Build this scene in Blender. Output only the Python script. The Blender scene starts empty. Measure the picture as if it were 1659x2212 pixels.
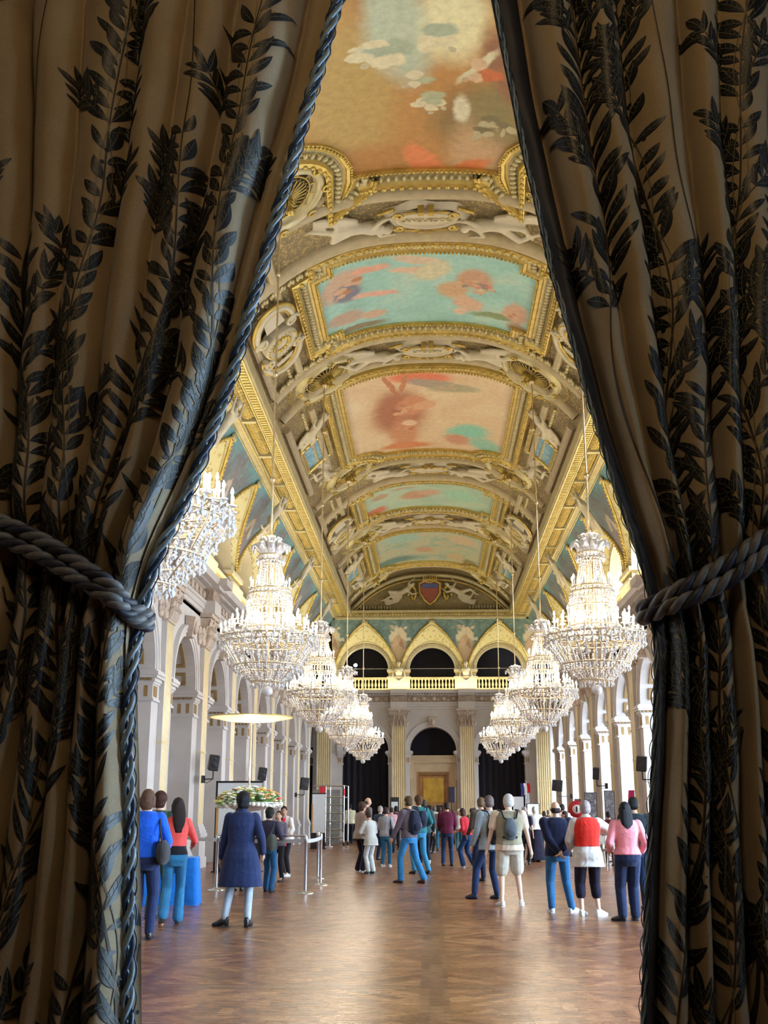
import bpy, bmesh, math, random
import numpy as np
from mathutils import Vector, Matrix, Euler, Quaternion
PI = math.pi
R = random.Random(7)
scene = bpy.context.scene
COL = scene.collection

# ------------------------------------------------------------------ camera model (pixels of the 1659 x 2212 frame)
F = 2400.0; CX = 829.5; CY = 1106.0
PITCH = math.atan(649 / F); YAW = math.atan(104.5 * math.cos(PITCH) / F); CAMH = 1.47
Fv = Vector((-math.sin(YAW) * math.cos(PITCH), math.cos(YAW) * math.cos(PITCH), math.sin(PITCH)))
Rv = Vector((math.cos(YAW), math.sin(YAW), 0)); Uv = Rv.cross(Fv)
CAM = Vector((0, 0, CAMH))
def ray(px, py): return Fv * F + Rv * (px - CX) - Uv * (py - CY)
def on_floor(px, py):
    d = ray(px, py); t = -CAMH / d.z
    return CAM + d * t
def on_y(px, py, Y):
    d = ray(px, py); return CAM + d * (Y / d.y)
def lerp(a, b, t): return a + (b - a) * t
def interp(x, xs, ys): return float(np.interp(x, xs, ys))

# ------------------------------------------------------------------ mesh builder
class MB:
    def __init__(s): s.v = []; s.f = []; s.m = []; s.s = []; s.uv = {}
    def add(s, vs, fs, m=0, smooth=False, M=None, uvs=None):
        o = len(s.v)
        if M is not None: vs = [M @ Vector(p) for p in vs]
        s.v.extend([tuple(p) for p in vs])
        for k, f in enumerate(fs):
            if uvs is not None: s.uv[len(s.f)] = [uvs[i] for i in f]
            s.f.append(tuple(i + o for i in f)); s.m.append(m); s.s.append(smooth)
        return s
    def box(s, x0, x1, y0, y1, z0, z1, m=0, M=None):
        vs = [(x0,y0,z0),(x1,y0,z0),(x1,y1,z0),(x0,y1,z0),(x0,y0,z1),(x1,y0,z1),(x1,y1,z1),(x0,y1,z1)]
        fs = [(0,3,2,1),(4,5,6,7),(0,1,5,4),(1,2,6,5),(2,3,7,6),(3,0,4,7)]
        return s.add(vs, fs, m, False, M)
    def bbox(s, x0, x1, y0, y1, z0, z1, b=0.01, m=0, M=None):   # box with chamfered vertical and horizontal edges
        xs = [(x0+b,x1-b),(x0,x1)]
        rings = []
        def ring(x0,x1,y0,y1,z):
            c = min(b, (x1-x0)/3, (y1-y0)/3)
            return [(x0+c,y0,z),(x1-c,y0,z),(x1,y0+c,z),(x1,y1-c,z),(x1-c,y1,z),(x0+c,y1,z),(x0,y1-c,z),(x0,y0+c,z)]
        rs = [ring(x0+b,x1-b,y0+b,y1-b,z0), ring(x0,x1,y0,y1,z0+b), ring(x0,x1,y0,y1,z1-b), ring(x0+b,x1-b,y0+b,y1-b,z1)]
        return s.loft(rs, m, False, True, M)
    def loft(s, rings, m=0, smooth=True, cap=True, M=None, closed=True, loop=False):
        n = len(rings[0]); vs = [p for r in rings for p in r]; fs = []
        K = len(rings)
        for i in range(K if loop else K - 1):
            a = i * n; b = ((i + 1) % K) * n
            for j in range(n if closed else n - 1):
                j2 = (j + 1) % n
                fs.append((a+j, a+j2, b+j2, b+j))
        s.add(vs, fs, m, smooth, M)
        if cap and closed and not loop:
            s.add(rings[0], [tuple(reversed(range(n)))], m, False, M)
            s.add(rings[-1], [tuple(range(n))], m, False, M)
        return s
    def tube(s, pts, r, n=8, m=0, smooth=True, cap=True, M=None, closed=False, flat=1.0):
        pts = [Vector(p) for p in pts]; K = len(pts)
        rs = r if isinstance(r, (list, tuple)) else [r] * K
        rings = []; up = None
        for i, p in enumerate(pts):
            if closed: t = pts[(i+1) % K] - pts[i-1]
            else: t = pts[min(i+1, K-1)] - pts[max(i-1, 0)]
            if t.length < 1e-9: t = Vector((0,0,1))
            t.normalize()
            if up is None:
                up = Vector((0,0,1)) if abs(t.z) < .9 else Vector((1,0,0))
            a = t.cross(up)
            if a.length < 1e-6: a = t.orthogonal()
            a.normalize(); b = a.cross(t).normalized(); up = b
            rings.append([p + a * (rs[i]*math.cos(2*PI*k/n)) + b * (rs[i]*flat*math.sin(2*PI*k/n)) for k in range(n)])
        return s.loft(rings, m, smooth, cap, M, True, closed)
    def lathe(s, prof, n=16, c=(0,0,0), m=0, smooth=True, M=None, cap=True):
        rings = [[(c[0]+r*math.cos(2*PI*k/n), c[1]+r*math.sin(2*PI*k/n), c[2]+z) for k in range(n)] for r, z in prof]
        return s.loft(rings, m, smooth, cap, M)
    def ell(s, c, r, nu=10, nv=6, m=0, M=None, smooth=True):
        if not isinstance(r, (tuple, list)): r = (r, r, r)
        rings = []
        vs = [(c[0],c[1],c[2]-r[2])]
        for i in range(1, nv):
            a = -PI/2 + PI*i/nv
            for k in range(nu):
                b = 2*PI*k/nu
                vs.append((c[0]+r[0]*math.cos(a)*math.cos(b), c[1]+r[1]*math.cos(a)*math.sin(b), c[2]+r[2]*math.sin(a)))
        vs.append((c[0],c[1],c[2]+r[2])); fs = []
        for k in range(nu):
            fs.append((0, 1+(k+1)%nu, 1+k))
            for i in range(nv-2):
                a = 1+i*nu; fs.append((a+k, a+(k+1)%nu, a+nu+(k+1)%nu, a+nu+k))
            a = 1+(nv-2)*nu; fs.append((a+k, a+(k+1)%nu, len(vs)-1))
        return s.add(vs, fs, m, smooth, M)
    def octa(s, c, r, h=None, m=0):
        h = h or r; x, y, z = c
        return s.add([(x+r,y,z),(x,y+r,z),(x-r,y,z),(x,y-r,z),(x,y,z+h),(x,y,z-h)],
                     [(0,1,4),(1,2,4),(2,3,4),(3,0,4),(1,0,5),(2,1,5),(3,2,5),(0,3,5)], m, False)
    def grid(s, fn, nu, nv, m=0, smooth=True, uv=True, M=None):
        vs = []; uvs = []
        for i in range(nu+1):
            for j in range(nv+1):
                vs.append(fn(i/nu, j/nv)); uvs.append((i/nu, j/nv))
        fs = [(i*(nv+1)+j, (i+1)*(nv+1)+j, (i+1)*(nv+1)+j+1, i*(nv+1)+j+1) for i in range(nu) for j in range(nv)]
        return s.add(vs, fs, m, smooth, M, uvs if uv else None)
    def extr(s, prof, fn, ts, m=0, smooth=False, closed=False, cap=True):
        # sweep: profile points (a,b) -> fn(t,a,b)
        rings = [[fn(t, a, b) for a, b in prof] for t in ts]
        return s.loft(rings, m, smooth, cap and closed, None, closed)
    def mesh(s, name, mats):
        me = bpy.data.meshes.new(name)
        me.from_pydata(s.v, [], s.f)
        for mm in mats: me.materials.append(mm)
        me.polygons.foreach_set('material_index', s.m)
        me.polygons.foreach_set('use_smooth', s.s)
        if s.uv:
            l = me.uv_layers.new(name='UVMap')
            for fi, us in s.uv.items():
                p = me.polygons[fi]
                for k, li in enumerate(p.loop_indices): l.data[li].uv = us[k]
        me.update(); me.validate()
        return me
    def build(s, name, mats, parent=None, loc=None, rot=None):
        if not isinstance(mats, (list, tuple)): mats = [mats]
        return place(name, s.mesh(name, mats), parent, loc, rot)

def place(name, me, parent=None, loc=None, rot=None, scale=None):
    o = bpy.data.objects.new(name, me); COL.objects.link(o)
    if parent is not None: o.parent = parent
    if loc is not None: o.location = loc
    if rot is not None: o.rotation_euler = rot if isinstance(rot, (tuple, list, Euler)) else (0, 0, rot)
    if scale is not None: o.scale = scale
    return o
def thing(name, label, cat, loc=(0,0,0), rz=0, group=None):
    o = bpy.data.objects.new(name, None); COL.objects.link(o)
    o.location = loc; o.rotation_euler = (0, 0, rz); o.empty_display_size = .2
    return tag(o, label, cat, group)
def tag(o, label=None, cat=None, group=None, kind=None):
    if label: o['label'] = label
    if cat: o['category'] = cat
    if group: o['group'] = group
    if kind: o['kind'] = kind
    return o
def copy_tree(o, parent=None):
    c = o.copy(); COL.objects.link(c)
    if parent is not None: c.parent = parent
    for ch in list(o.children): copy_tree(ch, c)
    return c

# ------------------------------------------------------------------ materials
class NT:
    def __init__(s, name):
        s.mat = bpy.data.materials.new(name); s.mat.use_nodes = True
        s.t = s.mat.node_tree; s.b = s.t.nodes['Principled BSDF']
    def n(s, typ, **kw):
        nd = s.t.nodes.new(typ)
        for k, v in kw.items():
            if k.startswith('_'): nd.inputs[k[1:].replace('_', ' ')].default_value = v
            else: setattr(nd, k, v)
        return nd
    def l(s, a, b): s.t.links.new(a, b)
    def coord(s, kind='Object', scale=None, rot=None, loc=None):
        c = s.n('ShaderNodeTexCoord')
        out = c.outputs[kind]
        if scale or rot or loc:
            m = s.n('ShaderNodeMapping')
            if scale: m.inputs['Scale'].default_value = scale
            if rot: m.inputs['Rotation'].default_value = rot
            if loc: m.inputs['Location'].default_value = loc
            s.l(out, m.inputs[0]); out = m.outputs[0]
        return out
    def mix(s, fac, a, b, blend='MIX'):
        m = s.n('ShaderNodeMix', data_type='RGBA', blend_type=blend)
        for val, idx in ((fac, 0), (a, 6), (b, 7)):
            if isinstance(val, (int, float)): m.inputs[idx].default_value = val
            elif isinstance(val, (tuple, list)): m.inputs[idx].default_value = tuple(val)[:3] + (1,)
            else: s.l(val, m.inputs[idx])
        return m.outputs[2]
    def math(s, op, a, b=0.0, c=None, clamp=False):
        m = s.n('ShaderNodeMath', operation=op, use_clamp=clamp)
        for i, val in enumerate((a, b, c)):
            if val is None: continue
            if isinstance(val, (int, float)): m.inputs[i].default_value = val
            else: s.l(val, m.inputs[i])
        return m.outputs[0]
    def noise(s, co, scale, detail=3, rough=.5, dist=0):
        nd = s.n('ShaderNodeTexNoise'); nd.inputs['Scale'].default_value = scale
        nd.inputs['Detail'].default_value = detail; nd.inputs['Roughness'].default_value = rough
        nd.inputs['Distortion'].default_value = dist
        s.l(co, nd.inputs['Vector']); return nd
    def ramp(s, fac, stops):
        r = s.n('ShaderNodeValToRGB'); el = r.color_ramp.elements
        while len(el) > 1: el.remove(el[-1])
        el[0].position = stops[0][0]; el[0].color = tuple(stops[0][1])[:3] + (1,)
        for p, c in stops[1:]:
            e = el.new(p); e.color = tuple(c)[:3] + (1,)
        s.l(fac, r.inputs[0]); return r.outputs[0]
    def maprange(s, v, a, b, c=0.0, d=1.0, smooth=False):
        m = s.n('ShaderNodeMapRange'); m.interpolation_type = 'SMOOTHSTEP' if smooth else 'LINEAR'
        s.l(v, m.inputs[0])
        for i, x in ((1,a),(2,b),(3,c),(4,d)): m.inputs[i].default_value = x
        return m.outputs[0]
    def bump(s, h, strength=.5, dist=.02):
        b = s.n('ShaderNodeBump'); b.inputs['Strength'].default_value = strength; b.inputs['Distance'].default_value = dist
        s.l(h, b.inputs['Height']); s.l(b.outputs[0], s.b.inputs['Normal'])
    def base(s, c):
        i = s.b.inputs['Base Color']
        if isinstance(c, (tuple, list)): i.default_value = tuple(c)[:3] + (1,)
        else: s.l(c, i)
    def set(s, rough=None, metal=None, spec=None, **kw):
        if rough is not None: s.b.inputs['Roughness'].default_value = rough
        if metal is not None: s.b.inputs['Metallic'].default_value = metal
        if spec is not None: s.b.inputs['Specular IOR Level'].default_value = spec
        for k, v in kw.items(): s.b.inputs[k.replace('_', ' ')].default_value = v
        return s

def plain(name, c, rough=.6, metal=0, var=.12, nscale=6, bump=.0, bscale=40, **kw):
    t = NT(name); co = t.coord('Object')
    nz = t.noise(co, nscale, 4)
    a = tuple(x*(1-var) for x in c); b = tuple(min(1, x*(1+var)) for x in c)
    t.base(t.ramp(nz.outputs[0], [(.3, a), (.7, b)]))
    t.set(rough, metal, **kw)
    if bump: t.bump(t.noise(co, bscale, 3).outputs[0], bump, .01)
    return t.mat
_cloth = {}
def cloth(c, rough=.85):
    k = tuple(round(x, 3) for x in c)
    if k not in _cloth:
        t = NT('fabric'); co = t.coord('Object')
        w = t.noise(co, 5, 3, .6, .6)
        a = tuple(x*.85 for x in c); b = tuple(min(1, x*1.12) for x in c)
        t.base(t.ramp(w.outputs[0], [(.35, a), (.65, b)]))
        t.set(rough, 0, .2); t.b.inputs['Sheen Weight'].default_value = .15
        t.bump(w.outputs[0], .5, .04); _cloth[k] = t.mat
    return _cloth[k]

def gilt(name, cream, gold, scale, amt=.5, bumpd=.05, rough=.45):
    """plaster with raised foliage relief whose ridges are gilded"""
    t = NT(name); co = t.coord('Object')
    w = t.noise(co, scale*.6, 2, .5, 1.5)
    v = t.n('ShaderNodeTexVoronoi', feature='SMOOTH_F1'); v.inputs['Scale'].default_value = scale
    v.inputs['Smoothness'].default_value = .35
    mixv = t.n('ShaderNodeVectorMath', operation='MULTIPLY_ADD'); t.l(w.outputs['Color'], mixv.inputs[0])
    mixv.inputs[1].default_value = (.35/scale*3,)*3; t.l(co, mixv.inputs[2]); t.l(mixv.outputs[0], v.inputs['Vector'])
    n2 = t.noise(co, scale*2.2, 3, .6, 1.0)
    h = t.math('SUBTRACT', n2.outputs[0], t.math('MULTIPLY', v.outputs['Distance'], .9))
    mask = t.maprange(h, .12 - .35*amt + .1, .3 - .35*amt + .12, 0, 1, True)
    t.base(t.mix(mask, cream, gold))
    t.l(t.math('MULTIPLY', mask, .65), t.b.inputs['Metallic'])
    t.set(rough); t.bump(h, 1.0, bumpd)
    return t.mat

M = {}
M['stone'] = plain('pale_stone', (.56,.52,.50), .6, 0, .07, 1.5, .1, 30)
M['stone_frieze'] = gilt('carved_stone', (.36,.27,.21), (.56,.45,.36), 7, .4, .04, .7)
M['marble'] = plain('veined_cream_marble', (.70,.56,.30), .32, 0, .1, 2.2)
M['cream'] = plain('cream_plaster', (.62,.54,.40), .6, 0, .08, 2, .1, 25)
M['brownline'] = plain('ochre_moulding', (.30,.19,.07), .5, .2, .15, 5)
M['recess_shade'] = plain('painted_recess_shade', (.035,.025,.02), .8)
M['capital'] = plain('carved_capital_stone', (.52,.42,.34), .6, 0, .15, 8, .3, 20)
M['gold'] = plain('gilded_plaster', (.64,.47,.14), .34, .6, .2, 4, .25, 30)
M['bandc'] = plain('ochre_cream_band', (.50,.41,.26), .55, 0, .12, 5, .2, 25)
M['goldpale'] = plain('pale_gilding', (.60,.52,.31), .42, .35, .12, 4, .2, 30)
M['stucco'] = plain('white_stucco', (.66,.59,.46), .55, 0, .06, 4)
M['field'] = gilt('gilt_foliage_field', (.38,.29,.17), (.70,.55,.26), 11, .5, .07)
M['fieldfine'] = gilt('fine_gilt_relief', (.42,.34,.22), (.66,.53,.24), 14, .5, .035)
M['lunette'] = gilt('yellow_stencilled_soffit', (.68,.60,.33), (.50,.40,.16), 5, .25, .01, .6)
M['white'] = plain('white_paint', (.8,.8,.8), .5, 0, .03)
M['black'] = plain('black_plastic', (.012,.012,.016), .5)
M['blackcloth'] = plain('black_drape', (.006,.005,.012), .9, 0, .3, 2)
M['steel'] = plain('brushed_steel', (.62,.66,.70), .25, 1, .05)
M['wood'] = plain('varnished_oak', (.42,.20,.06), .4, 0, .25, 3)
M['doorframe'] = plain('stone_door_surround', (.58,.44,.28), .6, 0, .1, 2)
M['crystal'] = NT('cut_crystal').set(.08, 0, .8, Transmission_Weight=.25, IOR=1.5).mat
M['crystal'].node_tree.nodes['Principled BSDF'].inputs['Base Color'].default_value = (.82,.79,.79,1)
M['crystal'].node_tree.nodes['Principled BSDF'].inputs['Coat Weight'].default_value = .5
M['bronze'] = plain('gilt_bronze', (.70,.56,.36), .3, .85, .15, 10)
M['candle'] = plain('ivory_candle_sleeve', (.85,.82,.76), .4)
def emit(name, c, st):
    t = NT(name); t.base((.8,.8,.8)); t.b.inputs['Emission Color'].default_value = tuple(c)+(1,)
    t.b.inputs['Emission Strength'].default_value = st
    t.mat.cycles.emission_sampling = 'NONE'
    return t.mat
M['bulb'] = emit('lit_bulb', (1,.9,.72), 60)
# ------------------------------------------------------------------ floor
def floor_mat():
    t = NT('oak_parquet'); co = t.coord('Object')
    def brick(rot, seed, w=.62, h=.115):
        m = t.n('ShaderNodeMapping'); m.inputs['Rotation'].default_value = (0,0,rot); m.inputs['Location'].default_value = (seed,seed*.7,0)
        t.l(co, m.inputs[0])
        b = t.n('ShaderNodeTexBrick'); b.inputs['Scale'].default_value = 1; b.inputs['Brick Width'].default_value = w
        b.inputs['Row Height'].default_value = h; b.inputs['Mortar Size'].default_value = .003; b.inputs['Mortar Smooth'].default_value = .3
        b.inputs['Color1'].default_value = (0,0,0,1); b.inputs['Color2'].default_value = (1,1,1,1); b.inputs['Mortar'].default_value = (.3,.3,.3,1)
        t.l(m.outputs[0], b.inputs['Vector']); return b
    b1 = brick(PI/4, 0); b2 = brick(-PI/4, 3.3); b3 = brick(PI/2, 1.7); b4 = brick(0, 5.1)
    sx = t.n('ShaderNodeSeparateXYZ'); t.l(co, sx.inputs[0])
    # panels 2.2 m square laid with points, framed by straight strips
    def tri(v, p): return t.math('ABSOLUTE', t.math('SUBTRACT', t.math('FRACT', t.math('DIVIDE', v, p)), .5))
    px = tri(sx.outputs[0], 2.6); py = tri(sx.outputs[1], 2.6)
    diag = t.math('GREATER_THAN', px, py)
    qx = t.math('GREATER_THAN', t.math('FRACT', t.math('DIVIDE', sx.outputs[0], 2.6)), .5)
    qy = t.math('GREATER_THAN', t.math('FRACT', t.math('DIVIDE', sx.outputs[1], 2.6)), .5)
    chk = t.math('ABSOLUTE', t.math('SUBTRACT', qx, qy))
    c = t.mix(chk, b1.outputs[0], b2.outputs[0]); fc = t.mix(chk, b1.outputs[1], b2.outputs[1])
    sc2 = t.math('GREATER_THAN', .22, t.math('MAXIMUM', px, py))
    hb = t.math('GREATER_THAN', t.math('FRACT', t.math('MULTIPLY', t.math('ADD', sx.outputs[0], t.math('MULTIPLY', t.math('FLOOR', t.math('DIVIDE', sx.outputs[1], .3)), .3)), 1.667)), .5)
    inn = t.mix(hb, b3.outputs[0], b4.outputs[0]); innf = t.mix(hb, b3.outputs[1], b4.outputs[1])
    c = t.mix(sc2, c, inn); fc = t.mix(sc2, fc, innf)
    edge = t.math('GREATER_THAN', t.math('MAXIMUM', px, py), .452)
    ec = t.mix(diag, b4.outputs[0], b3.outputs[0]); c = t.mix(edge, c, ec)
    gr = t.n('ShaderNodeMapping'); gr.inputs['Rotation'].default_value = (0,0,.8); gr.inputs['Scale'].default_value = (1,12,1); t.l(co, gr.inputs[0])
    g = t.noise(gr.outputs[0], 3, 5, .6)
    big = t.noise(co, .5, 3)
    val = t.math('ADD', t.math('MULTIPLY', c, .42), t.math('ADD', t.math('MULTIPLY', g.outputs[0], .35), t.math('MULTIPLY', big.outputs[0], .35)))
    colr = t.ramp(val, [(.2, (.085,.026,.010)), (.45, (.19,.068,.024)), (.62, (.29,.115,.042)), (.85, (.42,.20,.08))])
    colr = t.mix(t.math('MULTIPLY', edge, .45), colr, (.12,.055,.03))
    colr = t.mix(t.math('MULTIPLY', fc, .6), colr, (.05,.025,.015))
    t.base(colr)
    t.l(t.maprange(g.outputs[0], .2, .8, .20, .36), t.b.inputs['Roughness'])
    t.set(None, 0, .55)
    t.bump(t.math('SUBTRACT', g.outputs[0], fc), .08, .003)
    return t.mat
M['floor'] = floor_mat()
Y0, Y1, XW = 3.95, 62.4, 6.6
mb = MB(); mb.box(-8.6, 8.6, -3.2, 65.0, -.12, 0); floor = mb.build('floor', M['floor']); tag(floor, kind='structure')

# ------------------------------------------------------------------ one bay of the arcade, local: x along wall, y outwards, z up
def arc_pts(a, zs, n, t0=PI, t1=0): return [(a*math.cos(lerp(t0,t1,i/n)), zs + a*math.sin(lerp(t0,t1,i/n))) for i in range(n+1)]
def face_with_arch(mb, B, a, zs, z0, zt, y, m=0, n=24):
    for sgn in (-1, 1):
        mb.add([(sgn*B/2,y,z0),(sgn*a,y,z0),(sgn*a,y,zs),(sgn*B/2,y,zs)], [(0,1,2,3)], m)
        mb.add([(sgn*B/2,y,zs),(sgn*a,y,zs),(sgn*a,y,zt),(sgn*B/2,y,zt)], [(0,1,2,3)], m)
    ap = arc_pts(a, zs, n)
    for i in range(n):
        (u0,w0),(u1,w1) = ap[i], ap[i+1]
        mb.add([(u0,y,w0),(u1,y,w1),(u1,y,zt),(u0,y,zt)], [(0,1,2,3)], m)
def reveal(mb, a, zs, z0, ya, yb, m=0, n=24):
    pts = [(-a, z0)] + arc_pts(a, zs, n) + [(a, z0)]
    mb.add([(u,ya,w) for u,w in pts] + [(u,yb,w) for u,w in pts], [(i,i+1,len(pts)+i+1,len(pts)+i) for i in range(len(pts)-1)], m, False)
def archivolt(mb, a, zs, prof, m=0, n=32, y=0):
    # prof: (radial offset, protrusion towards room)
    rings = []
    for i in range(n+1):
        th = PI - PI*i/n
        rings.append([((a+dr)*math.cos(th), y - h, zs + (a+dr)*math.sin(th)) for dr, h in prof])
    mb.loft(rings, m, False, False, None, False)
def slab(mb, a, zs, th0, th1, y0, y1, h, m, n=5):
    rings = []
    for i in range(n+1):
        th = lerp(th0, th1, i/n)
        rings.append([((a-hh)*math.cos(th), yy, zs+(a-hh)*math.sin(th)) for yy, hh in ((y0,-.01),(y0,h),(y1,h),(y1,-.01))])
    mb.loft(rings, m, False, True)
def coffer(mb, a, zs, th0, th1, y0, y1, m=2, w=.085, h=.05):
    dth = w/a
    slab(mb,a,zs,th0,th0+dth,y0,y1,h,m,1); slab(mb,a,zs,th1-dth,th1,y0,y1,h,m,1)
    slab(mb,a,zs,th0,th1,y0,y0+w,h,m); slab(mb,a,zs,th0,th1,y1-w,y1,h,m)

LZS, LA = 4.75, 1.3         # springing and radius of the lower arches
UZS, UA = 9.2, 1.42         # the same for the gallery arches
DEP = 1.7
def lower_bay(B, a=LA, deep=DEP, coff=True, pil=.8):
    """0 stone 1 cavity 2 brown line 3 frieze 4 cream"""
    mb = MB()
    face_with_arch(mb, B, a, LZS, 0, 7.0, 0)
    reveal(mb, a, LZS, 0, 0, deep)
    archivolt(mb, a, LZS, [(0,0),(0,.05),(.09,.05),(.10,.08),(.20,.08),(.21,.11),(.30,.11),(.33,.0)])
    if coff:
        for t0, t1 in ((.10,.38),(.50,1.15),(1.3,1.84),(1.99,2.64),(2.76,3.04)):
            coffer(mb, a, LZS, t0, t1, .22, deep-.25)
            if t1-t0 < .4:
                tm = (t0+t1)/2; slab(mb, a, LZS, tm-.06, tm+.06, deep*.36, deep*.6, .05, 4, 2)
    # imposts wrap the pier face and the jamb
    for sg in (-1, 1):
        def bx(inn, d0, z0, z1, m=0):
            x0, x1 = sorted((sg*(a-inn), sg*(B/2-pil/2)))
            mb.box(x0, x1, -inn, deep, z0, z1, m)
        bx(.05, 0, 4.02, 4.08); bx(.02, 0, 4.08, 4.42); bx(.05, 0, 4.42, 4.47); bx(.08, 0, 4.47, 4.55); bx(.14, 0, 4.55, 4.62); bx(.17, 0, 4.62, 4.70); bx(.12, 0, 4.70, 4.75)
        nfl = 7
        for k in range(nfl):      # fluted frieze of the impost
            yy = .14 + (deep-.3)*k/(nfl-1)
            x0, x1 = sorted((sg*(a-.027), sg*(a-.015))); mb.box(x0, x1, yy-.045, yy+.045, 4.12, 4.38, 2)
        for k in range(14):
            yy = .02 + (deep-.1)*k/13; x0, x1 = sorted((sg*(a-.13), sg*(a-.05))); mb.box(x0, x1, yy-.03, yy+.03, 4.49, 4.545, 2)
        for k in range(4):
            xx = sg*(a+.07+.1*k)
            if abs(xx) < B/2-pil/2-.05:
                mb.box(xx-.03, xx+.03, -.03, 0, 4.12, 4.38, 2)
        x0, x1 = sorted((sg*(a-.05), sg*B/2)); mb.box(x0, x1, -.06, deep, 0, .35, 0); mb.box(x0, x1, -.03, deep, .35, .42, 0)
    # spandrel sculpture and keystone
    mb.loft([[(-.16,-.02,LZS+a-.04),(.16,-.02,LZS+a-.04),(.16,-.2,LZS+a-.02),(-.16,-.2,LZS+a-.02)],[(-.22,-.02,LZS+a+.55),(.22,-.02,LZS+a+.55),(.24,-.3,LZS+a+.5),(-.24,-.3,LZS+a+.5)]], 4, False)
    mb.ell((0,-.25,LZS+a+.25), (.14,.1,.2), 8, 6, 4)
    for sg in (-1, 1):
        for k in range(9):        # carved wreath in the spandrel
            an = k/9*2*PI; mb.ell((sg*(a+.36)+.13*math.cos(an), -.03, 6.35+.2*math.sin(an)), (.075,.06,.09), 6, 4, 4)
    # soffit of the wall above and entablature
    hb = B/2
    P = [(0,7.0),(-.06,7.0),(-.06,7.12),(-.10,7.14),(-.10,7.27),(-.14,7.29),(-.14,7.38),(-.05,7.4)]
    for prof, m in ((P,0), ([(-.05,7.4),(-.05,7.72)],3), ([(-.05,7.72),(-.12,7.74),(-.12,7.80),(-.22,7.84),(-.45,7.86),(-.5,7.96),(-.52,8.02),(-.02,8.04),(1.7,8.04)],0)):
        mb.extr(prof, lambda t, p, q: (t, p, q), [-hb, hb], m)
    for k in range(int(B/.16)):
        x = -hb + .08 + k*.16; mb.box(x-.045, x+.045, -.3, -.1, 7.76, 7.83, 0)
    for k in range(int(B/.55)):   # scroll ornaments of the frieze
        x = -hb + .3 + k*.55; mb.ell((x,-.07,7.56), (.14,.05,.12), 10, 5, 4); mb.ell((x+.22,-.06,7.5), (.07,.04,.07), 6, 4, 4)
    # breaks in the cornice over each pilaster (half at either end)
    for sg in (-1, 1):
        x0, x1 = sorted((sg*hb, sg*(hb-.46)))
        mb.box(x0, x1, -.40, 0, 7.0, 7.38, 0); mb.box(x0, x1, -.34, 0, 7.38, 7.74, 3); mb.box(x0, x1, -.5, 0, 7.74, 7.84, 0); mb.box(x0, x1, -.72, 0, 7.84, 8.04, 0)
    return mb

def upper_bay(B, a=UA, parapet=True):
    """gallery stage: 0 cream 1 fieldfine 2 gold ; pillar halves at the ends"""
    mb = MB()
    hb = B/2
    for sg in (-1, 1):
        def bx(w, inn, z0, z1, m=0, back=.5):
            x0, x1 = sorted((sg*hb, sg*(a-.02+w))); mb.box(x0, x1, -inn, back, z0, z1, m)
        bx(0, .12, 8.04, 8.78); bx(-.04, .16, 8.70, 8.80); bx(.04, .04, 8.78, 9.0); bx(0, .08, 9.0, 9.06, 2); bx(-.04, .14, 9.06, 9.2)
        bx(.02, .0, 9.2, 9.3)
    archivolt(mb, a, UZS, [(0,-.5),(0,0),(0,.04),(.08,.04),(.10,.02),(.16,.05),(.2,0)], 0)
    for th in [PI*k/22 for k in range(1,22)]:
        mb.ell(((a+.12)*math.cos(th), -.05, UZS+(a+.12)*math.sin(th)), .035, 5, 4, 2)
    if parapet:
        mb.box(-a, a, -.02, .12, 8.12, 8.66, 1); mb.box(-a, a, -.08, .18, 8.04, 8.14); mb.box(-a, a, -.08, .18, 8.66, 8.76)
        mb.box(-a, a, -.03, -.021, 8.15, 8.19, 2); mb.box(-a, a, -.03, -.021, 8.6, 8.64, 2)
    return mb

def cove_d(z): return -1.2*(max(0, z-9.2)/2.75)**1.8
PEAK = 2.45
def point_rise(c): return max(0, 1-c**1.3)**.68
def outer_pt(B, th, e=.62):
    c = math.cos(th); u = (B/2-.10)*c
    z = 9.25 + PEAK*point_rise(abs(c))
    return (u, cove_d(z)-.01, z)
def lunette_mesh(B, a=UA):
    """soffit between the round gallery arch and the pointed edge on the cove; 0 lunette 1 gold 2 goldpale"""
    mb = MB(); n = 40
    ths = [PI - PI*i/n for i in range(n+1)]
    inner = [((a+.2)*math.cos(t), -.0, UZS+(a+.2)*math.sin(t)) for t in ths]
    outer = [outer_pt(B, t) for t in ths]
    K = 5
    rings = [[tuple(lerp(inner[i][k], outer[i][k], j/K) for k in range(3)) for j in range(K+1)] for i in range(n+1)]
    mb.loft(rings, 0, True, False, None, False)
    # inlaid lines
    for fr in (.12, .88):
        mb.tube([tuple(lerp(inner[i][k], outer[i][k], fr) - (.012 if k == 2 else 0) for k in range(3)) for i in range(n+1)], .022, 5, 2)
    mb.tube([(p[0], p[1]-.02, p[2]) for p in outer], .055, 6, 1)
    # rope of leaves around the pointed edge
    m2 = 54
    for i in range(m2+1):
        p = outer_pt(B, PI - PI*i/m2); mb.ell((p[0]*.985, p[1]-.06, p[2]), (.05,.05,.05), 6, 4, 1)
    p = outer_pt(B, PI/2)
    for k in range(5):
        mb.ell((p[0]+(k-2)*.06, p[1]-.1, p[2]+.06-abs(k-2)*.03), (.05,.06,.1), 6, 5, 2)
    return mb
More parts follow.
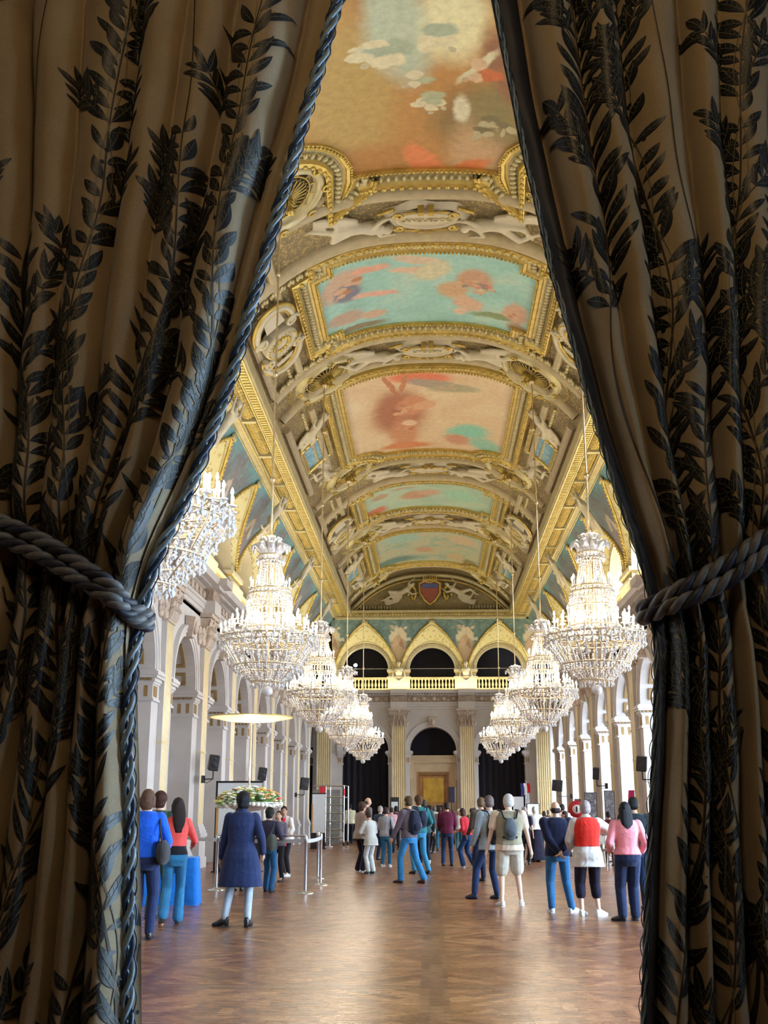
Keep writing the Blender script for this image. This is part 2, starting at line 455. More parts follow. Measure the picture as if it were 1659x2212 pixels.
def spandrel_mesh(B, top=12.0):
    mb = MB(); n = 44
    us = [-B/2 + B*i/n for i in range(n+1)]
    def zl(u):
        c = min(1, abs(u)/(B/2-.10)); return 9.25 + PEAK*point_rise(c) - .02
    K = 10; rings = []
    for u in us:
        z0 = zl(u); rings.append([(u, cove_d(lerp(z0, top, j/K)), lerp(z0, top, j/K)) for j in range(K+1)])
    uvs = [((u+B/2)/B, (p[2]-9)/3) for u, r in zip(us, rings) for p in r]
    vs = [p for r in rings for p in r]
    fs = [(i*(K+1)+j, (i+1)*(K+1)+j, (i+1)*(K+1)+j+1, i*(K+1)+j+1) for i in range(n) for j in range(K)]
    mb.add(vs, fs, 0, True, None, uvs)
    return mb

def painting_mat(name, stops, blobs, scale=2.2, warp=.12, dist=2.0, seed=0.0, detail=5, aspect=(1,1,1)):
    t = NT(name); uv = t.coord('UV')
    mp = t.n('ShaderNodeMapping'); mp.inputs['Scale'].default_value = aspect; mp.inputs['Location'].default_value = (seed, seed*.37, 0); t.l(uv, mp.inputs[0])
    n1 = t.noise(mp.outputs[0], scale, detail, .6, dist)
    col = t.ramp(n1.outputs[0], stops)
    nw = t.noise(mp.outputs[0], 9, 4, .6, .3)
    sub = t.n('ShaderNodeVectorMath', operation='SUBTRACT'); t.l(nw.outputs['Color'], sub.inputs[0]); sub.inputs[1].default_value = (.5,.5,.5)
    wv = t.n('ShaderNodeVectorMath', operation='MULTIPLY_ADD'); t.l(sub.outputs[0], wv.inputs[0]); wv.inputs[1].default_value = (warp*1.3, warp*1.3/max(.6,aspect[1]), 0); t.l(uv, wv.inputs[2])
    fine = t.noise(mp.outputs[0], 34, 4, .65)
    col = t.mix(t.maprange(fine.outputs[0], .3, .7, 0, .1), col, (.30,.24,.14))
    for (cx, cy, rx, ry, rot, c, soft) in blobs:
        m = t.n('ShaderNodeMapping', vector_type='TEXTURE')
        m.inputs['Location'].default_value = (cx, cy, 0); m.inputs['Rotation'].default_value = (0,0,rot); m.inputs['Scale'].default_value = (rx, ry, 1)
        t.l(wv.outputs[0], m.inputs[0])
        ln = t.n('ShaderNodeVectorMath', operation='LENGTH'); t.l(m.outputs[0], ln.inputs[0])
        fac = t.maprange(ln.outputs['Value'], 1-soft, 1+soft*.5, 1, 0, True)
        col = t.mix(fac, col, c)
    lum = t.math('MULTIPLY_ADD', t.n('ShaderNodeValue').outputs[0], 0.0, t.maprange(fine.outputs[0], .3, .7, .84, 1.12))
    cc = t.n('ShaderNodeVectorMath', operation='SCALE'); t.l(col, cc.inputs[0]); t.l(lum, cc.inputs['Scale'])
    t.base(cc.outputs[0]); t.set(.55)
    return t.mat
M['sky1'] = painting_mat('painted_blue_grey_sky', [(.3,(.12,.12,.15)),(.45,(.17,.18,.22)),(.58,(.16,.26,.31)),(.68,(.22,.33,.36)),(.8,(.46,.46,.44))], [(.5,.97,.42,.12,0,(.14,.32,.38),.5),(.02,.4,.09,.5,0,(.24,.20,.24),.5),(.98,.4,.09,.5,0,(.26,.20,.20),.5),(.04,.62,.04,.12,.4,(.55,.50,.44),.25),(.97,.66,.05,.10,-.4,(.55,.46,.40),.25)], 5)

# pilaster (shaft + capital) seen front-on: local origin at the floor on the wall plane
def pilaster_meshes(w=.8, h=7.0, d=.26):
    mb = MB()
    prof = []; nf = 6; hw = w/2
    prof.append((-hw, 0)); prof.append((-hw, -d))
    fw = (w-.12)/nf
    for k in range(nf):
        x0 = -hw+.06+k*fw
        for q in range(5):
            tt = q/4; prof.append((x0+.02+(fw-.04)*tt, -d + .03*math.sin(PI*tt)))
    prof += [(hw, -d), (hw, 0)]
    rings = [[(x, y, z) for x, y in prof] for z in (1.15, 3.1, 3.1001, 6.05)]
    fr_ = [r_[1:-1] for r_ in (rings[0], rings[-1])]
    mb.loft(fr_, 0, False, False, None, False)
    for sg in (-1, 1):
        x0, x1 = sorted((sg*hw, sg*(hw-.04))); mb.box(x0, x1, -d-.004, 0, 1.15, 6.05, 1)
    mb.box(-hw-.02, hw+.02, -d-.015, 0, 3.08, 3.13, 0)
    s = MB()
    s.box(-hw-.1, hw+.1, -d-.12, 0, 0, .28); s.box(-hw-.06, hw+.06, -d-.08, 0, .28, .82); s.box(-hw-.1, hw+.1, -d-.12, 0, .82, .92)
    s.box(-hw-.08, hw+.08, -d-.09, 0, .92, 1.0); s.box(-hw-.05, hw+.05, -d-.06, 0, 1.0, 1.08); s.box(-hw-.02, hw+.02, -d-.03, 0, 1.08, 1.15)
    c = MB()
    c.loft([[(-hw,0,6.05),(hw,0,6.05),(hw,-d,6.05),(-hw,-d,6.05)],[(-hw-.02,0,6.6),(hw+.02,0,6.6),(hw+.02,-d-.04,6.6),(-hw-.02,-d-.04,6.6)],[(-hw-.16,0,6.86),(hw+.16,0,6.86),(hw+.16,-d-.18,6.86),(-hw-.16,-d-.18,6.86)]],0,False)
    c.box(-hw-.2, hw+.2, -d-.22, 0, 6.88, 7.0); c.box(-hw-.03, hw+.03, -d-.04, 0, 6.03, 6.1)
    for row, (z, nn, sz) in enumerate(((6.1,4,.2),(6.32,3,.22))):
        for k in range(nn):
            x = -hw + w*(k+.5)/nn
            pts = [(x, -d-.01, z), (x, -d-.05, z+sz*.6), (x, -d-.10, z+sz*1.2), (x, -d-.17, z+sz*1.3), (x, -d-.19, z+sz*1.05)]
            c.tube(pts, [.09,.1,.085,.06,.03], 6, 0, True, True, None, False, .45)
        for sg in (-1, 1):
            x = sg*hw; pts = [(x,-d/2,z),(x+sg*.05,-d/2,z+sz*.6),(x+sg*.12,-d/2,z+sz*1.2),(x+sg*.16,-d/2,z+sz)]
            c.tube(pts, [.09,.09,.07,.03], 6)
    for sg in (-1, 1):      # corner volutes
        pts = []
        for k in range(22):
            an = k/21*3.6*PI; r = .13*(1-k/24)
            pts.append((sg*(hw+.06) + sg*r*math.cos(an)*.6, -d-.12 - r*math.cos(an)*.4, 6.74+r*math.sin(an)))
        c.tube(pts, .03, 5)
        c.tube([(sg*.08,-d-.03,6.5),(sg*.2,-d-.08,6.75),(sg*(hw-.02),-d-.13,6.84)], .03, 5)
    c.ell((0,-d-.16,6.85), (.09,.06,.09), 8, 5)
    return mb.mesh('pilaster', [M['marble'], M['stone']]), s.mesh('pedestal', [M['stone']]), c.mesh('capital', [M['capital']])
PIL, PED, CAP = pilaster_meshes()
SIDEPIL = pilaster_meshes(.74, 7.0, .13)
def add_pilaster(parent, loc, rot, set_=None):
    a, b_, c_ = set_ or (PIL, PED, CAP)
    o = place('pilaster', a, parent, loc, rot); place('pedestal', b_, o); place('capital', c_, o); return o

B = 4.65
NB = 13
YE = 59.8 + B
bay_y = [YE - B*(k+.5) for k in range(NB)]      # bay centres, far to near
low = lower_bay(B).mesh('arcade_bay', [M['stone'], M['recess_shade'], M['brownline'], M['stone_frieze'], M['capital']])
upp = upper_bay(B).mesh('gallery_bay', [M['cream'], M['fieldfine'], M['gold']])
lun = lunette_mesh(B).mesh('lunette', [M['lunette'], M['gold'], M['goldpale']])
spa = spandrel_mesh(B).mesh('cove_painting', [M['sky1']])

walls = {}
ceiling = None
for side, nm in ((-1, 'wall_left'), (1, 'wall_right')):
    mb = MB()
    yb0 = Y0
    X = side*(XW+DEP)
    if side < 0:
        mb.box(X-.15, X, yb0, YE, 0, 13.2)                   # closed back wall
        for yc in bay_y:                                      # blind panel mouldings
            mb.box(X, X+.05, yc-1.05, yc+1.05, 1.0, 1.08); mb.box(X, X+.05, yc-1.05, yc+1.05, 4.5, 4.58)
            mb.box(X, X+.05, yc-1.05, yc-.97, 1.0, 4.58); mb.box(X, X+.05, yc+.97, yc+1.05, 1.0, 4.58)
    else:
        for yc in bay_y:                                      # solid parts around each window
            mb.box(X, X+.15, yc-B/2, yc-LA, 0, 13.2); mb.box(X, X+.15, yc+LA, yc+B/2, 0, 13.2)
            mb.box(X, X+.15, yc-LA, yc+LA, 6.1, 9.0); mb.box(X, X+.15, yc-LA, yc+LA, 10.8, 13.2)
            mb.box(X, X+.15, yc-LA, yc+LA, 0, .25)
    # slab between the two storeys, roof over the gallery, near return
    x0, x1 = sorted((side*XW, X)); mb.box(x0, x1, yb0, YE, 6.9, 7.0); mb.box(x0, x1, yb0, YE, 11.9, 12.1)
    x0, x1 = sorted((side*5.35, side*8.45)); mb.box(x0, x1, yb0, YE, 13.0, 13.2)
    x0, x1 = sorted((side*5.3, side*8.45)); mb.box(x0, x1, yb0-.15, yb0, 0, 13.2)
    w = mb.build(nm, [M['stone']]); tag(w, kind='structure'); walls[side] = w
    rz = PI/2 if side < 0 else -PI/2
    for k, yc in enumerate(bay_y):
        place('arcade_bay', low, w, (side*XW, yc, 0), rz)
        place('gallery_bay', upp, w, (side*XW, yc, 0), rz)
    for k in range(NB+1):
        yy = YE - B*k
        if k in (0, NB): continue
        add_pilaster(w, (side*XW, yy, 0), rz, SIDEPIL)

# windows behind the right arcade
def pane_mat():
    t = NT('window_glass'); g = t.n('ShaderNodeBsdfGlossy'); g.inputs['Roughness'].default_value = .02
    tr = t.n('ShaderNodeBsdfTransparent'); tr.inputs[0].default_value = (.96,.98,1,1)
    f = t.n('ShaderNodeFresnel'); f.inputs[0].default_value = 1.3
    mx = t.n('ShaderNodeMixShader'); t.l(f.outputs[0], mx.inputs[0]); t.l(tr.outputs[0], mx.inputs[1]); t.l(g.outputs[0], mx.inputs[2])
    t.l(mx.outputs[0], t.t.nodes['Material Output'].inputs[0]); return t.mat
M['glass'] = pane_mat()
wf = MB()
def win(mb, a, z0, zs, top_arch):
    fw = .07
    mb.box(-a, -a+fw, 0, .1, z0, zs); mb.box(a-fw, a, 0, .1, z0, zs); mb.box(-.05, .05, 0, .1, z0, zs + (a*.98 if top_arch else 0)); mb.box(-a, a, 0, .1, z0, z0+.1)
    mb.box(-a, a, 0, .1, zs-.05, zs+.05)
    for z in np.linspace(z0, zs, 5)[1:-1]: mb.box(-a, a, .02, .08, z-.025, z+.025)
    if top_arch:
        archivolt(mb, a-.08, zs, [(0,0),(0,-.1),(.08,-.1),(.08,0),(0,0)], 0)
        ap = arc_pts(a, zs, 24)
        for i in range(24):
            mb.add([(ap[i][0],0,ap[i][1]),(ap[i+1][0],0,ap[i+1][1]),(ap[i+1][0],0,zs+a+.05),(ap[i][0],0,zs+a+.05)], [(0,1,2,3)])
win(wf, LA, .25, LZS, True)
WF = wf.mesh('window_frame', [M['white']])
wu = MB(); win(wu, LA, 9.0, 10.75, False); WU = wu.mesh('gallery_window_frame', [M['white']])
for k, yc in enumerate(bay_y):
    g = MB(); g.add([(-LA,.05,.25),(LA,.05,.25),(LA,.05,LZS),(-LA,.05,LZS)], [(0,1,2,3)])
    ap = arc_pts(LA, LZS, 20); g.add([(x,.05,z) for x,z in ap], [tuple(range(21))])
    g.add([(-LA,.05,9.0),(LA,.05,9.0),(LA,.05,10.8),(-LA,.05,10.8)], [(0,1,2,3)])
    o = g.build('window_%d' % (k+1), [M['glass']], None, (XW+DEP+.02, yc, 0), -PI/2); tag(o, kind='structure')
    place('window_frame', WF, o); place('window_frame', WU, o)

# ------------------------------------------------------------------ far wall
ub = 3.74; EX = .08
we = MB(); mb = we
def shift(fn_mb, dx, dst):
    o = len(dst.v)
    dst.v.extend([(p[0]+dx, p[1], p[2]) for p in fn_mb.v]); dst.f.extend([tuple(i+o for i in f) for f in fn_mb.f]); dst.m.extend(fn_mb.m); dst.s.extend(fn_mb.s)
for k in (-1, 0, 1):
    shift(lower_bay(ub, 1.28, 1.0, False, .7), k*ub, we)
edge = (XW*2 - ub*3)/2
for sg in (-1, 1):                       # end strips beside the arches
    x0, x1 = sorted((sg*ub*1.5, sg*(XW+.02))); we.box(x0, x1, -.02, 1.0, 0, 7.0, 0); we.box(x0, x1, -.34, .2, 7.4, 7.74, 3)
    we.box(x0, x1, -.40, 0, 7.0, 7.4, 0); we.box(x0, x1, -.5, 0, 7.74, 7.86, 0); we.box(x0, x1, -.72, 1.0, 7.86, 8.04, 0)
we.box(-8.4, 8.4, 1.0, 1.15, 0, 13.6, 1)  # black back plane of the room behind the arches
wall_far = we.build('wall_far', [M['stone'], M['blackcloth'], M['brownline'], M['stone_frieze'], M['capital']], None, (EX, Y1, 0)); tag(wall_far, kind='structure')
# gallery stage of the far wall: flat wall with round arches, pointed lunettes set in a curving cove
eu = upper_bay(ub, 1.27, False).mesh('gallery_bay', [M['cream'], M['fieldfine'], M['gold']])
el = lunette_mesh(ub, 1.27).mesh('lunette', [M['lunette'], M['gold'], M['goldpale']])
M['sky2'] = painting_mat('painted_spandrel_figures', [(.3,(.07,.11,.11)),(.5,(.10,.19,.20)),(.7,(.24,.30,.25))],
    [(.0,.42,.13,.38,0,(.42,.30,.20),.35),(1.0,.42,.13,.38,0,(.44,.32,.2),.35),(.06,.7,.05,.14,.4,(.6,.5,.36),.3),(.93,.72,.05,.14,-.4,(.6,.52,.4),.3),(.14,.6,.06,.03,.2,(.5,.5,.42),.3),(.05,.52,.03,.10,.2,(.30,.18,.12),.25),(.95,.55,.03,.10,-.2,(.52,.34,.24),.25),(.10,.8,.03,.03,0,(.55,.42,.3),.2),(.9,.83,.03,.03,0,(.5,.36,.26),.2)], 6)
es = spandrel_mesh(ub, 11.85).mesh('cove_painting', [M['sky2']])
BAL = MB(); BAL.lathe([(.05,0),(.06,.02),(.05,.05),(.035,.07),(.065,.16),(.07,.22),(.04,.36),(.03,.42),(.05,.45),(.055,.5)], 8)
BALM = BAL.mesh('baluster', [M['goldpale']])
for k in (-1, 0, 1):
    place('gallery_bay', eu, wall_far, (k*ub, 0, 0)); place('lunette', el, wall_far, (k*ub, 0, 0)); place('cove_painting', es, wall_far, (k*ub, 0, 0))
    r = MB(); r.box(-1.27, 1.27, -.1, .14, 8.04, 8.14); r.box(-1.27, 1.27, -.1, .14, 8.64, 8.76)
    ro = r.build('balustrade_rail', [M['goldpale']], wall_far, (k*ub, 0, 0))
    for q in range(13): place('baluster', BALM, wall_far, (k*ub - 1.14 + q*.19, .02, 8.14))
    rr = MB(); rr.tube([(-1.27,.3,9.28),(1.27,.3,9.28)], .025, 6); rr.build('tie_rod', [M['steel']], wall_far, (k*ub, 0, 0))
# busts between the gallery arches
for sg in (-1, 1):
    b = MB(); b.loft([[(-.14,0,8.85),(.14,0,8.85),(.14,-.2,8.85),(-.14,-.2,8.85)],[(-.2,0,9.05),(.2,0,9.05),(.2,-.3,9.05),(-.2,-.3,9.05)]],0,False)
    b.ell((0,-.2,9.16),(.24,.15,.14)); b.tube([(0,-.2,9.2),(0,-.2,9.38)],.07,8); b.ell((0,-.22,9.47),(.1,.12,.14)); b.ell((0,-.18,9.53),(.12,.13,.1))
    b.tube([(-.3,-.1,9.1),(-.34,-.1,8.8),(-.1,-.12,8.6),(0,-.12,8.55),(.1,-.12,8.6),(.34,-.1,8.8),(.3,-.1,9.1)],.04,6)
    b.build('bust', [M['stucco']], wall_far, (sg*ub/2, -.05, 0))
for x in (-ub/2, ub/2): add_pilaster(wall_far, (x, 0, 0), 0)
for sg in (-1, 1):
    add_pilaster(wall_far, (sg*6.0, 0, 0), 0)
# black curtains hung in the side arches and the lunette above the door
for k in (-1, 1):
    d = MB()
    d.grid(lambda u, v: (-1.27+2.54*u, .5+.05*math.sin(u*46), v*6.05), 90, 1, 0, True, False)
    o = d.build('stage_curtain', [M['blackcloth']], None, (EX+k*ub, Y1+.1, .0))
    tag(o, 'floor-length black drape filling the %s arch of the far wall' % ('left' if k < 0 else 'right'), 'curtain', 'black drapes closing the far arches')
d = MB()
d.box(-1.5,1.5,0,.5,0,.02)
dr = MB()
dr.box(-1.27,-.86,-.1,.3,0,3.62); dr.box(.86,1.27,-.1,.3,0,3.62); dr.box(-1.27,1.27,-.1,.3,3.62,4.1)
dr.box(-1.33,1.33,-.25,.3,4.1,4.2); dr.box(-1.27,1.27,-.15,.3,4.2,4.42); dr.box(-1.36,1.36,-.22,.3,4.42,4.5)
for x in (-1.2,1.2): dr.box(x-.08,x+.08,-.22,.1,3.2,4.1)
for w, y in ((.86,-.05),(.80,.0),(.74,.05)):
    for sg in (-1, 1):
        x0, x1 = sorted((sg*w, sg*(w-.045))); dr.box(x0, x1, y-.1, .3, 0, 2.74+w, 1)
    dr.box(-w, w, y-.1, .3, 2.70+w, 2.745+w, 1)
door = dr.build('door_1', [M['doorframe'], M['wood']], None, (EX, Y1+.35, 0)); tag(door, kind='structure')
dl = MB(); dl.box(-.7,.7,.1,.16,0,3.42,0); dl.box(-.56,.56,.06,.1,2.0,3.3,1)
dl.box(-.5,-.14,.05,.1,.2,1.85,2); dl.box(.14,.5,.05,.1,.2,1.85,2)
M['brass'] = plain('amber_door_panel', (.55,.33,.04), .4, .2, .3, 2)
dl.build('door_leaf', [M['wood'], M['brass'], M['black']], door)

# near wall around the doorway (behind the camera's curtains) and the vestibule the camera stands in
mb = MB(); DW, DH = 2.4, 5.4
mb.box(-8.45, -DW, Y0-.35, Y0-.02, 0, 15.2); mb.box(DW, 8.45, Y0-.35, Y0-.02, 0, 15.2); mb.box(-DW, DW, Y0-.35, Y0-.02, DH, 15.2)
o = mb.build('wall_near', [M['cream']]); tag(o, kind='structure')
M['dim'] = plain('vestibule_panelling', (.22,.18,.14), .7)
mb = MB()
mb.box(-3.2, -3.05, -3.2, Y0-.45, 0, 5.8); mb.box(3.05, 3.2, -3.2, Y0-.45, 0, 5.8); mb.box(-3.2, 3.2, -3.35, -3.2, 0, 5.8)
mb.box(-3.2, 3.2, -3.3, Y0-.45, 5.8, 5.95)
o = mb.build('wall_vestibule', [M['dim']]); tag(o, kind='structure')
# ------------------------------------------------------------------ ceiling
YN = 4.0
def vz(x): return 14.67 - 2.2*(min(abs(x), 5.2)/4.6)**2.6
def vn(x):
    e = .01; dz = (vz(x+e)-vz(x-e))/(2*e); v = Vector((dz, 0, -1)); return v.normalized()
def V(x, y, h=0):
    n = vn(x); return (x + n.x*h, y, vz(x) + n.z*h)
mb = MB()
mb.grid(lambda u, v: V(-4.75+9.5*u, YN + (Y1-YN)*v, 0), 60, 8, 0, True, False)
mb.box(-8.5, 8.5, YN-.1, Y1+1.2, 15.1, 15.25, 1)
for sg in (-1, 1):
    x0, x1 = sorted((sg*4.7, sg*5.45))
    mb.box(x0, x1, YN, Y1, 12.25, 12.5, 1)
ceiling = mb.build('ceiling', [M['field'], M['cream']]); tag(ceiling, kind='structure')
mb = MB(); mb.box(-8.45,8.45,Y1+.02,Y1+1.15,11.9,15.2); mb.build('wall_panel', [M['fieldfine']], wall_far, (-EX, -Y1, 0)); 
for side in (-1, 1):
    rz = PI/2 if side < 0 else -PI/2
    for yc in bay_y:
        place('lunette', lun, ceiling, (side*XW, yc, 0), rz); place('cove_painting', spa, ceiling, (side*XW, yc, 0), rz)

# longitudinal ribs: two flat bands with a gilt garland between them
for side in (-1, 1):
    mb = MB()
    def sw(prof, m): mb.extr([(side*a, b) for a, b in prof], lambda t, p, q: (p, t, q), [YN, Y1], m, False, True)
    sw([(4.42,12.5),(4.42,12.12),(4.46,12.08),(4.80,12.08),(4.84,12.12),(4.84,12.5)], 0)
    sw([(4.47,12.08),(4.47,12.05),(4.50,12.05),(4.50,12.08)], 1); sw([(4.76,12.08),(4.76,12.05),(4.79,12.05),(4.79,12.08)], 1)
    sw([(5.18,12.4),(5.18,12.02),(5.22,11.98),(5.46,11.92),(5.52,11.98),(5.52,12.4)], 0)
    sw([(5.22,11.98),(5.22,11.94),(5.26,11.94),(5.26,11.97)], 1); sw([(5.42,11.93),(5.42,11.89),(5.46,11.89),(5.46,11.92)], 1)
    sw([(4.84,12.5),(4.84,12.3),(5.18,12.25),(5.18,12.5)], 2)
    y = YN+.2
    while y < Y1:      # dentil line
        mb.box(min(side*4.54,side*4.72), max(side*4.54,side*4.72), y, y+.07, 12.055, 12.085, 1); y += .19
    mb.build('ceiling_rib', [M['goldpale'], M['gold'], M['fieldfine']], ceiling)
    g = MB(); y = YN+.3; k = 0
    while y < Y1-.2:
        for q in range(7):
            an = PI + PI*(q+.5)/7
            c = (side*5.01 + .17*math.cos(an), y, 12.22 + .17*math.sin(an))
            g.ell(c, (.06,.15,.06), 6, 4, 0, Matrix.Translation(Vector(c)) @ Matrix.Rotation(.35*side,4,'Z') @ Matrix.Translation(-Vector(c)))
        k += 1; y += .24
        if k % 12 == 0:
            g.box(min(side*4.8,side*5.22), max(side*4.8,side*5.22), y-.05, y+.12, 11.98, 12.3, 1); y += .25
    g.build('gilt_garland', [M['gold'], M['goldpale']], ceiling)

# frames around the paintings
def densify(path, step=.25):
    out = []
    for i in range(len(path)):
        a = path[i]; b = path[(i+1) % len(path)]
        L = math.hypot(b[0]-a[0], b[1]-a[1]); n = max(1, int(L/step))
        for k in range(n): out.append((lerp(a[0],b[0],k/n), lerp(a[1],b[1],k/n)))
    return out
def offset_path(path, w):
    n = len(path); out = []
    for i in range(n):
        p0 = Vector(path[i-1]); p1 = Vector(path[i]); p2 = Vector(path[(i+1) % n])
        a = (p1-p0).normalized(); b = (p2-p1).normalized()
        na = Vector((a.y, -a.x)); nb = Vector((b.y, -b.x)); m = (na+nb)
        if m.length < 1e-4: m = na
        m.normalize(); c = max(.5, m.dot(na)); out.append(tuple(p1 + m*(w/c)))
    return out
def frame(mb, path, prof, m, smooth=False):
    """path anticlockwise in (x,y); profile (outward offset, height below vault)"""
    offs = [offset_path(path, w) for w, h in prof]
    rings = [[V(offs[j][i][0], offs[j][i][1], prof[j][1]) for j in range(len(prof))] for i in range(len(path))]
    mb.loft(rings, m, smooth, False, None, False, True)
def row(mb, path, w, h, step, r, m, stretch=(1,1,1)):
    pts = offset_path(path, w); P = [Vector(p) for p in pts]; d = 0; n = len(P)
    nxt = 0
    for i in range(n):
        a, b = P[i], P[(i+1) % n]; L = (b-a).length
        if L < 1e-6: continue
        ang = math.atan2((b-a).y, (b-a).x)
        while nxt < L:
            p = a.lerp(b, nxt/L); c = V(p.x, p.y, h)
            MM = Matrix.Translation(Vector(c)) @ Matrix.Rotation(ang, 4, 'Z')
            mb.ell((0,0,0), (r*stretch[0], r*stretch[1], r*stretch[2]), 6, 4, m, MM); nxt += step
        nxt -= L
def cut_corner(x0, x1, ya, yb, rc, r):
    """rectangle with the corners bitten by circles around roundels rc = [(x,y)]"""
    path = densify([(x0,ya),(x1,ya),(x1,yb),(x0,yb)], .12)
    out = []
    for x, y in path:
        for cx, cy in rc:
            d = math.hypot(x-cx, y-cy)
            if d < r:
                if d < 1e-3: d = 1e-3
                x = cx + (x-cx)/d*r; y = cy + (y-cy)/d*r
        out.append((x, y))
    # remove near duplicates
    res = [out[0]]
    for p in out[1:]:
        if math.hypot(p[0]-res[-1][0], p[1]-res[-1][1]) > .05: res.append(p)
    return res
def notched(x0, x1, ya, yb, q):
    return densify([(x0+q,ya),(x1-q,ya),(x1-q,ya+q),(x1,ya+q),(x1,yb-q),(x1-q,yb-q),(x1-q,yb),(x0+q,yb),(x0+q,yb-q),(x0,yb-q),(x0,ya+q),(x0+q,ya+q)], .3)
ROUND_Y = [10.8, 20.6, 30.4, 40.2, 50.0, 59.6]
RX = 3.05
rc = [(sg*RX, y) for sg in (-1, 1) for y in ROUND_Y]
def poly_patch(name, path, mat, h=.04):
    """triangulated patch inside path, subdivided across so it follows the vault"""
    bm = bmesh.new(); xs0 = [p[0] for p in path]; ys0 = [p[1] for p in path]
    x0, x1, ya, yb = min(xs0), max(xs0), min(ys0), max(ys0)
    vs = [bm.verts.new((x, y, 0)) for x, y in path]; bm.faces.new(vs)
    for k in range(1, 24):
        x = lerp(x0, x1, k/24)
        bmesh.ops.bisect_plane(bm, geom=bm.verts[:]+bm.edges[:]+bm.faces[:], plane_co=(x+.0007,0,0), plane_no=(1,0,0))
    uvl = bm.loops.layers.uv.new('UVMap')
    for f in bm.faces:
        f.smooth = True
        for l in f.loops: l[uvl].uv = ((l.vert.co.x-x0)/(x1-x0), (l.vert.co.y-ya)/(yb-ya))
    for v in bm.verts: v.co = V(v.co.x, v.co.y, h)
    me = bpy.data.meshes.new(name); bm.to_mesh(me); bm.free(); me.materials.append(mat)
    return place(name, me, ceiling)
HW = 2.72
def cluster(cx, cy, sc, asp, pal, seed, n=3):
    # loose group of painted cloud-borne figures: heads, limbs and cloth as small strokes; asp = panel length / width
    r = random.Random(seed); out = []
    for k in range(n):
        x = cx + r.uniform(-1,1)*sc*.9; y = cy + r.uniform(-1,1)*sc*.8/asp; a = r.uniform(0, PI)
        ca, sa = math.cos(a), math.sin(a)
        out.append((x, y, sc*.42, sc*.24/asp, a if asp < 1.5 else 0, r.choice(pal[1:]), .3))
        out.append((x+ca*sc*.4, y+sa*sc*.4/asp, sc*.26, sc*.20/asp, 0, pal[0], .22))
        out.append((x+ca*sc*.72, y+sa*sc*.72/asp, sc*.11, sc*.11/asp, 0, tuple(c*.75 for c in pal[0]), .2))
        b = a + r.uniform(.8,1.6); out.append((x+math.cos(b)*sc*.5, y+math.sin(b)*sc*.5/asp, sc*.10 + abs(math.cos(b))*sc*.25, (sc*.08 + abs(math.sin(b))*sc*.25)/asp, 0, pal[0], .2))
    return out
SKN = [(.66,.42,.28),(.50,.22,.12),(.60,.54,.38),(.30,.24,.22)]
ORG = [(.25,(.24,.10,.03)),(.42,(.44,.20,.06)),(.55,(.52,.27,.09)),(.7,(.56,.38,.15)),(.85,(.46,.42,.24))]
TUR = [(.25,(.28,.52,.50)),(.5,(.36,.66,.64)),(.7,(.52,.70,.62)),(.85,(.66,.72,.56))]
PEA = [(.2,(.70,.48,.30)),(.5,(.80,.60,.40)),(.75,(.84,.72,.50)),(.9,(.70,.60,.44))]
# u runs left to right, v near to far along the hall
pm1 = painting_mat('painted_orange_heavens', ORG, [(.5,.88,.7,.2,0,(.50,.25,.08),.6)] + [
    (.22,.80,.20,.16,.2,(.50,.34,.12),.5),(.30,.95,.3,.05,0,(.46,.22,.07),.5),(.70,.86,.20,.07,0,(.24,.16,.06),.6),(.72,.93,.14,.10,0,(.56,.36,.20),.5),(.50,.955,.10,.035,.4,(.75,.24,.10),.35),(.62,.975,.14,.018,-.25,(.70,.22,.08),.35),(.52,.985,.09,.012,0,(.42,.36,.34),.5),
    (.80,.84,.16,.07,0,(.28,.22,.10),.5),(.90,.87,.04,.04,0,(.60,.56,.42),.4),(.63,.84,.035,.03,0,(.72,.66,.50),.4),
    (.42,.70,.13,.09,.3,(.50,.56,.42),.45),(.60,.68,.12,.08,0,(.80,.74,.46),.45),(.35,.74,.04,.02,0,(.82,.76,.5),.3),
    (.78,.76,.11,.05,.5,(.30,.14,.08),.4),(.92,.72,.08,.06,0,(.62,.20,.08),.4),(.95,.79,.06,.03,-.5,(.80,.58,.40),.4),(.68,.76,.08,.012,-.4,(.70,.66,.46),.3)] + cluster(.48,.70,.15,2.9,[(.74,.66,.44),(.40,.46,.34),(.70,.60,.36)],1,4) + cluster(.80,.75,.13,2.9,[(.66,.46,.30),(.34,.12,.07),(.58,.16,.06)],2,3) + cluster(.58,.81,.10,2.9,[(.70,.62,.44),(.26,.24,.12),(.44,.46,.30)],3,3) + cluster(.78,.875,.09,2.9,[(.50,.44,.28),(.20,.17,.09),(.30,.22,.10)],4,3), 2.0, .05, 1.2, 2.0, 5, (1,2.9,1))
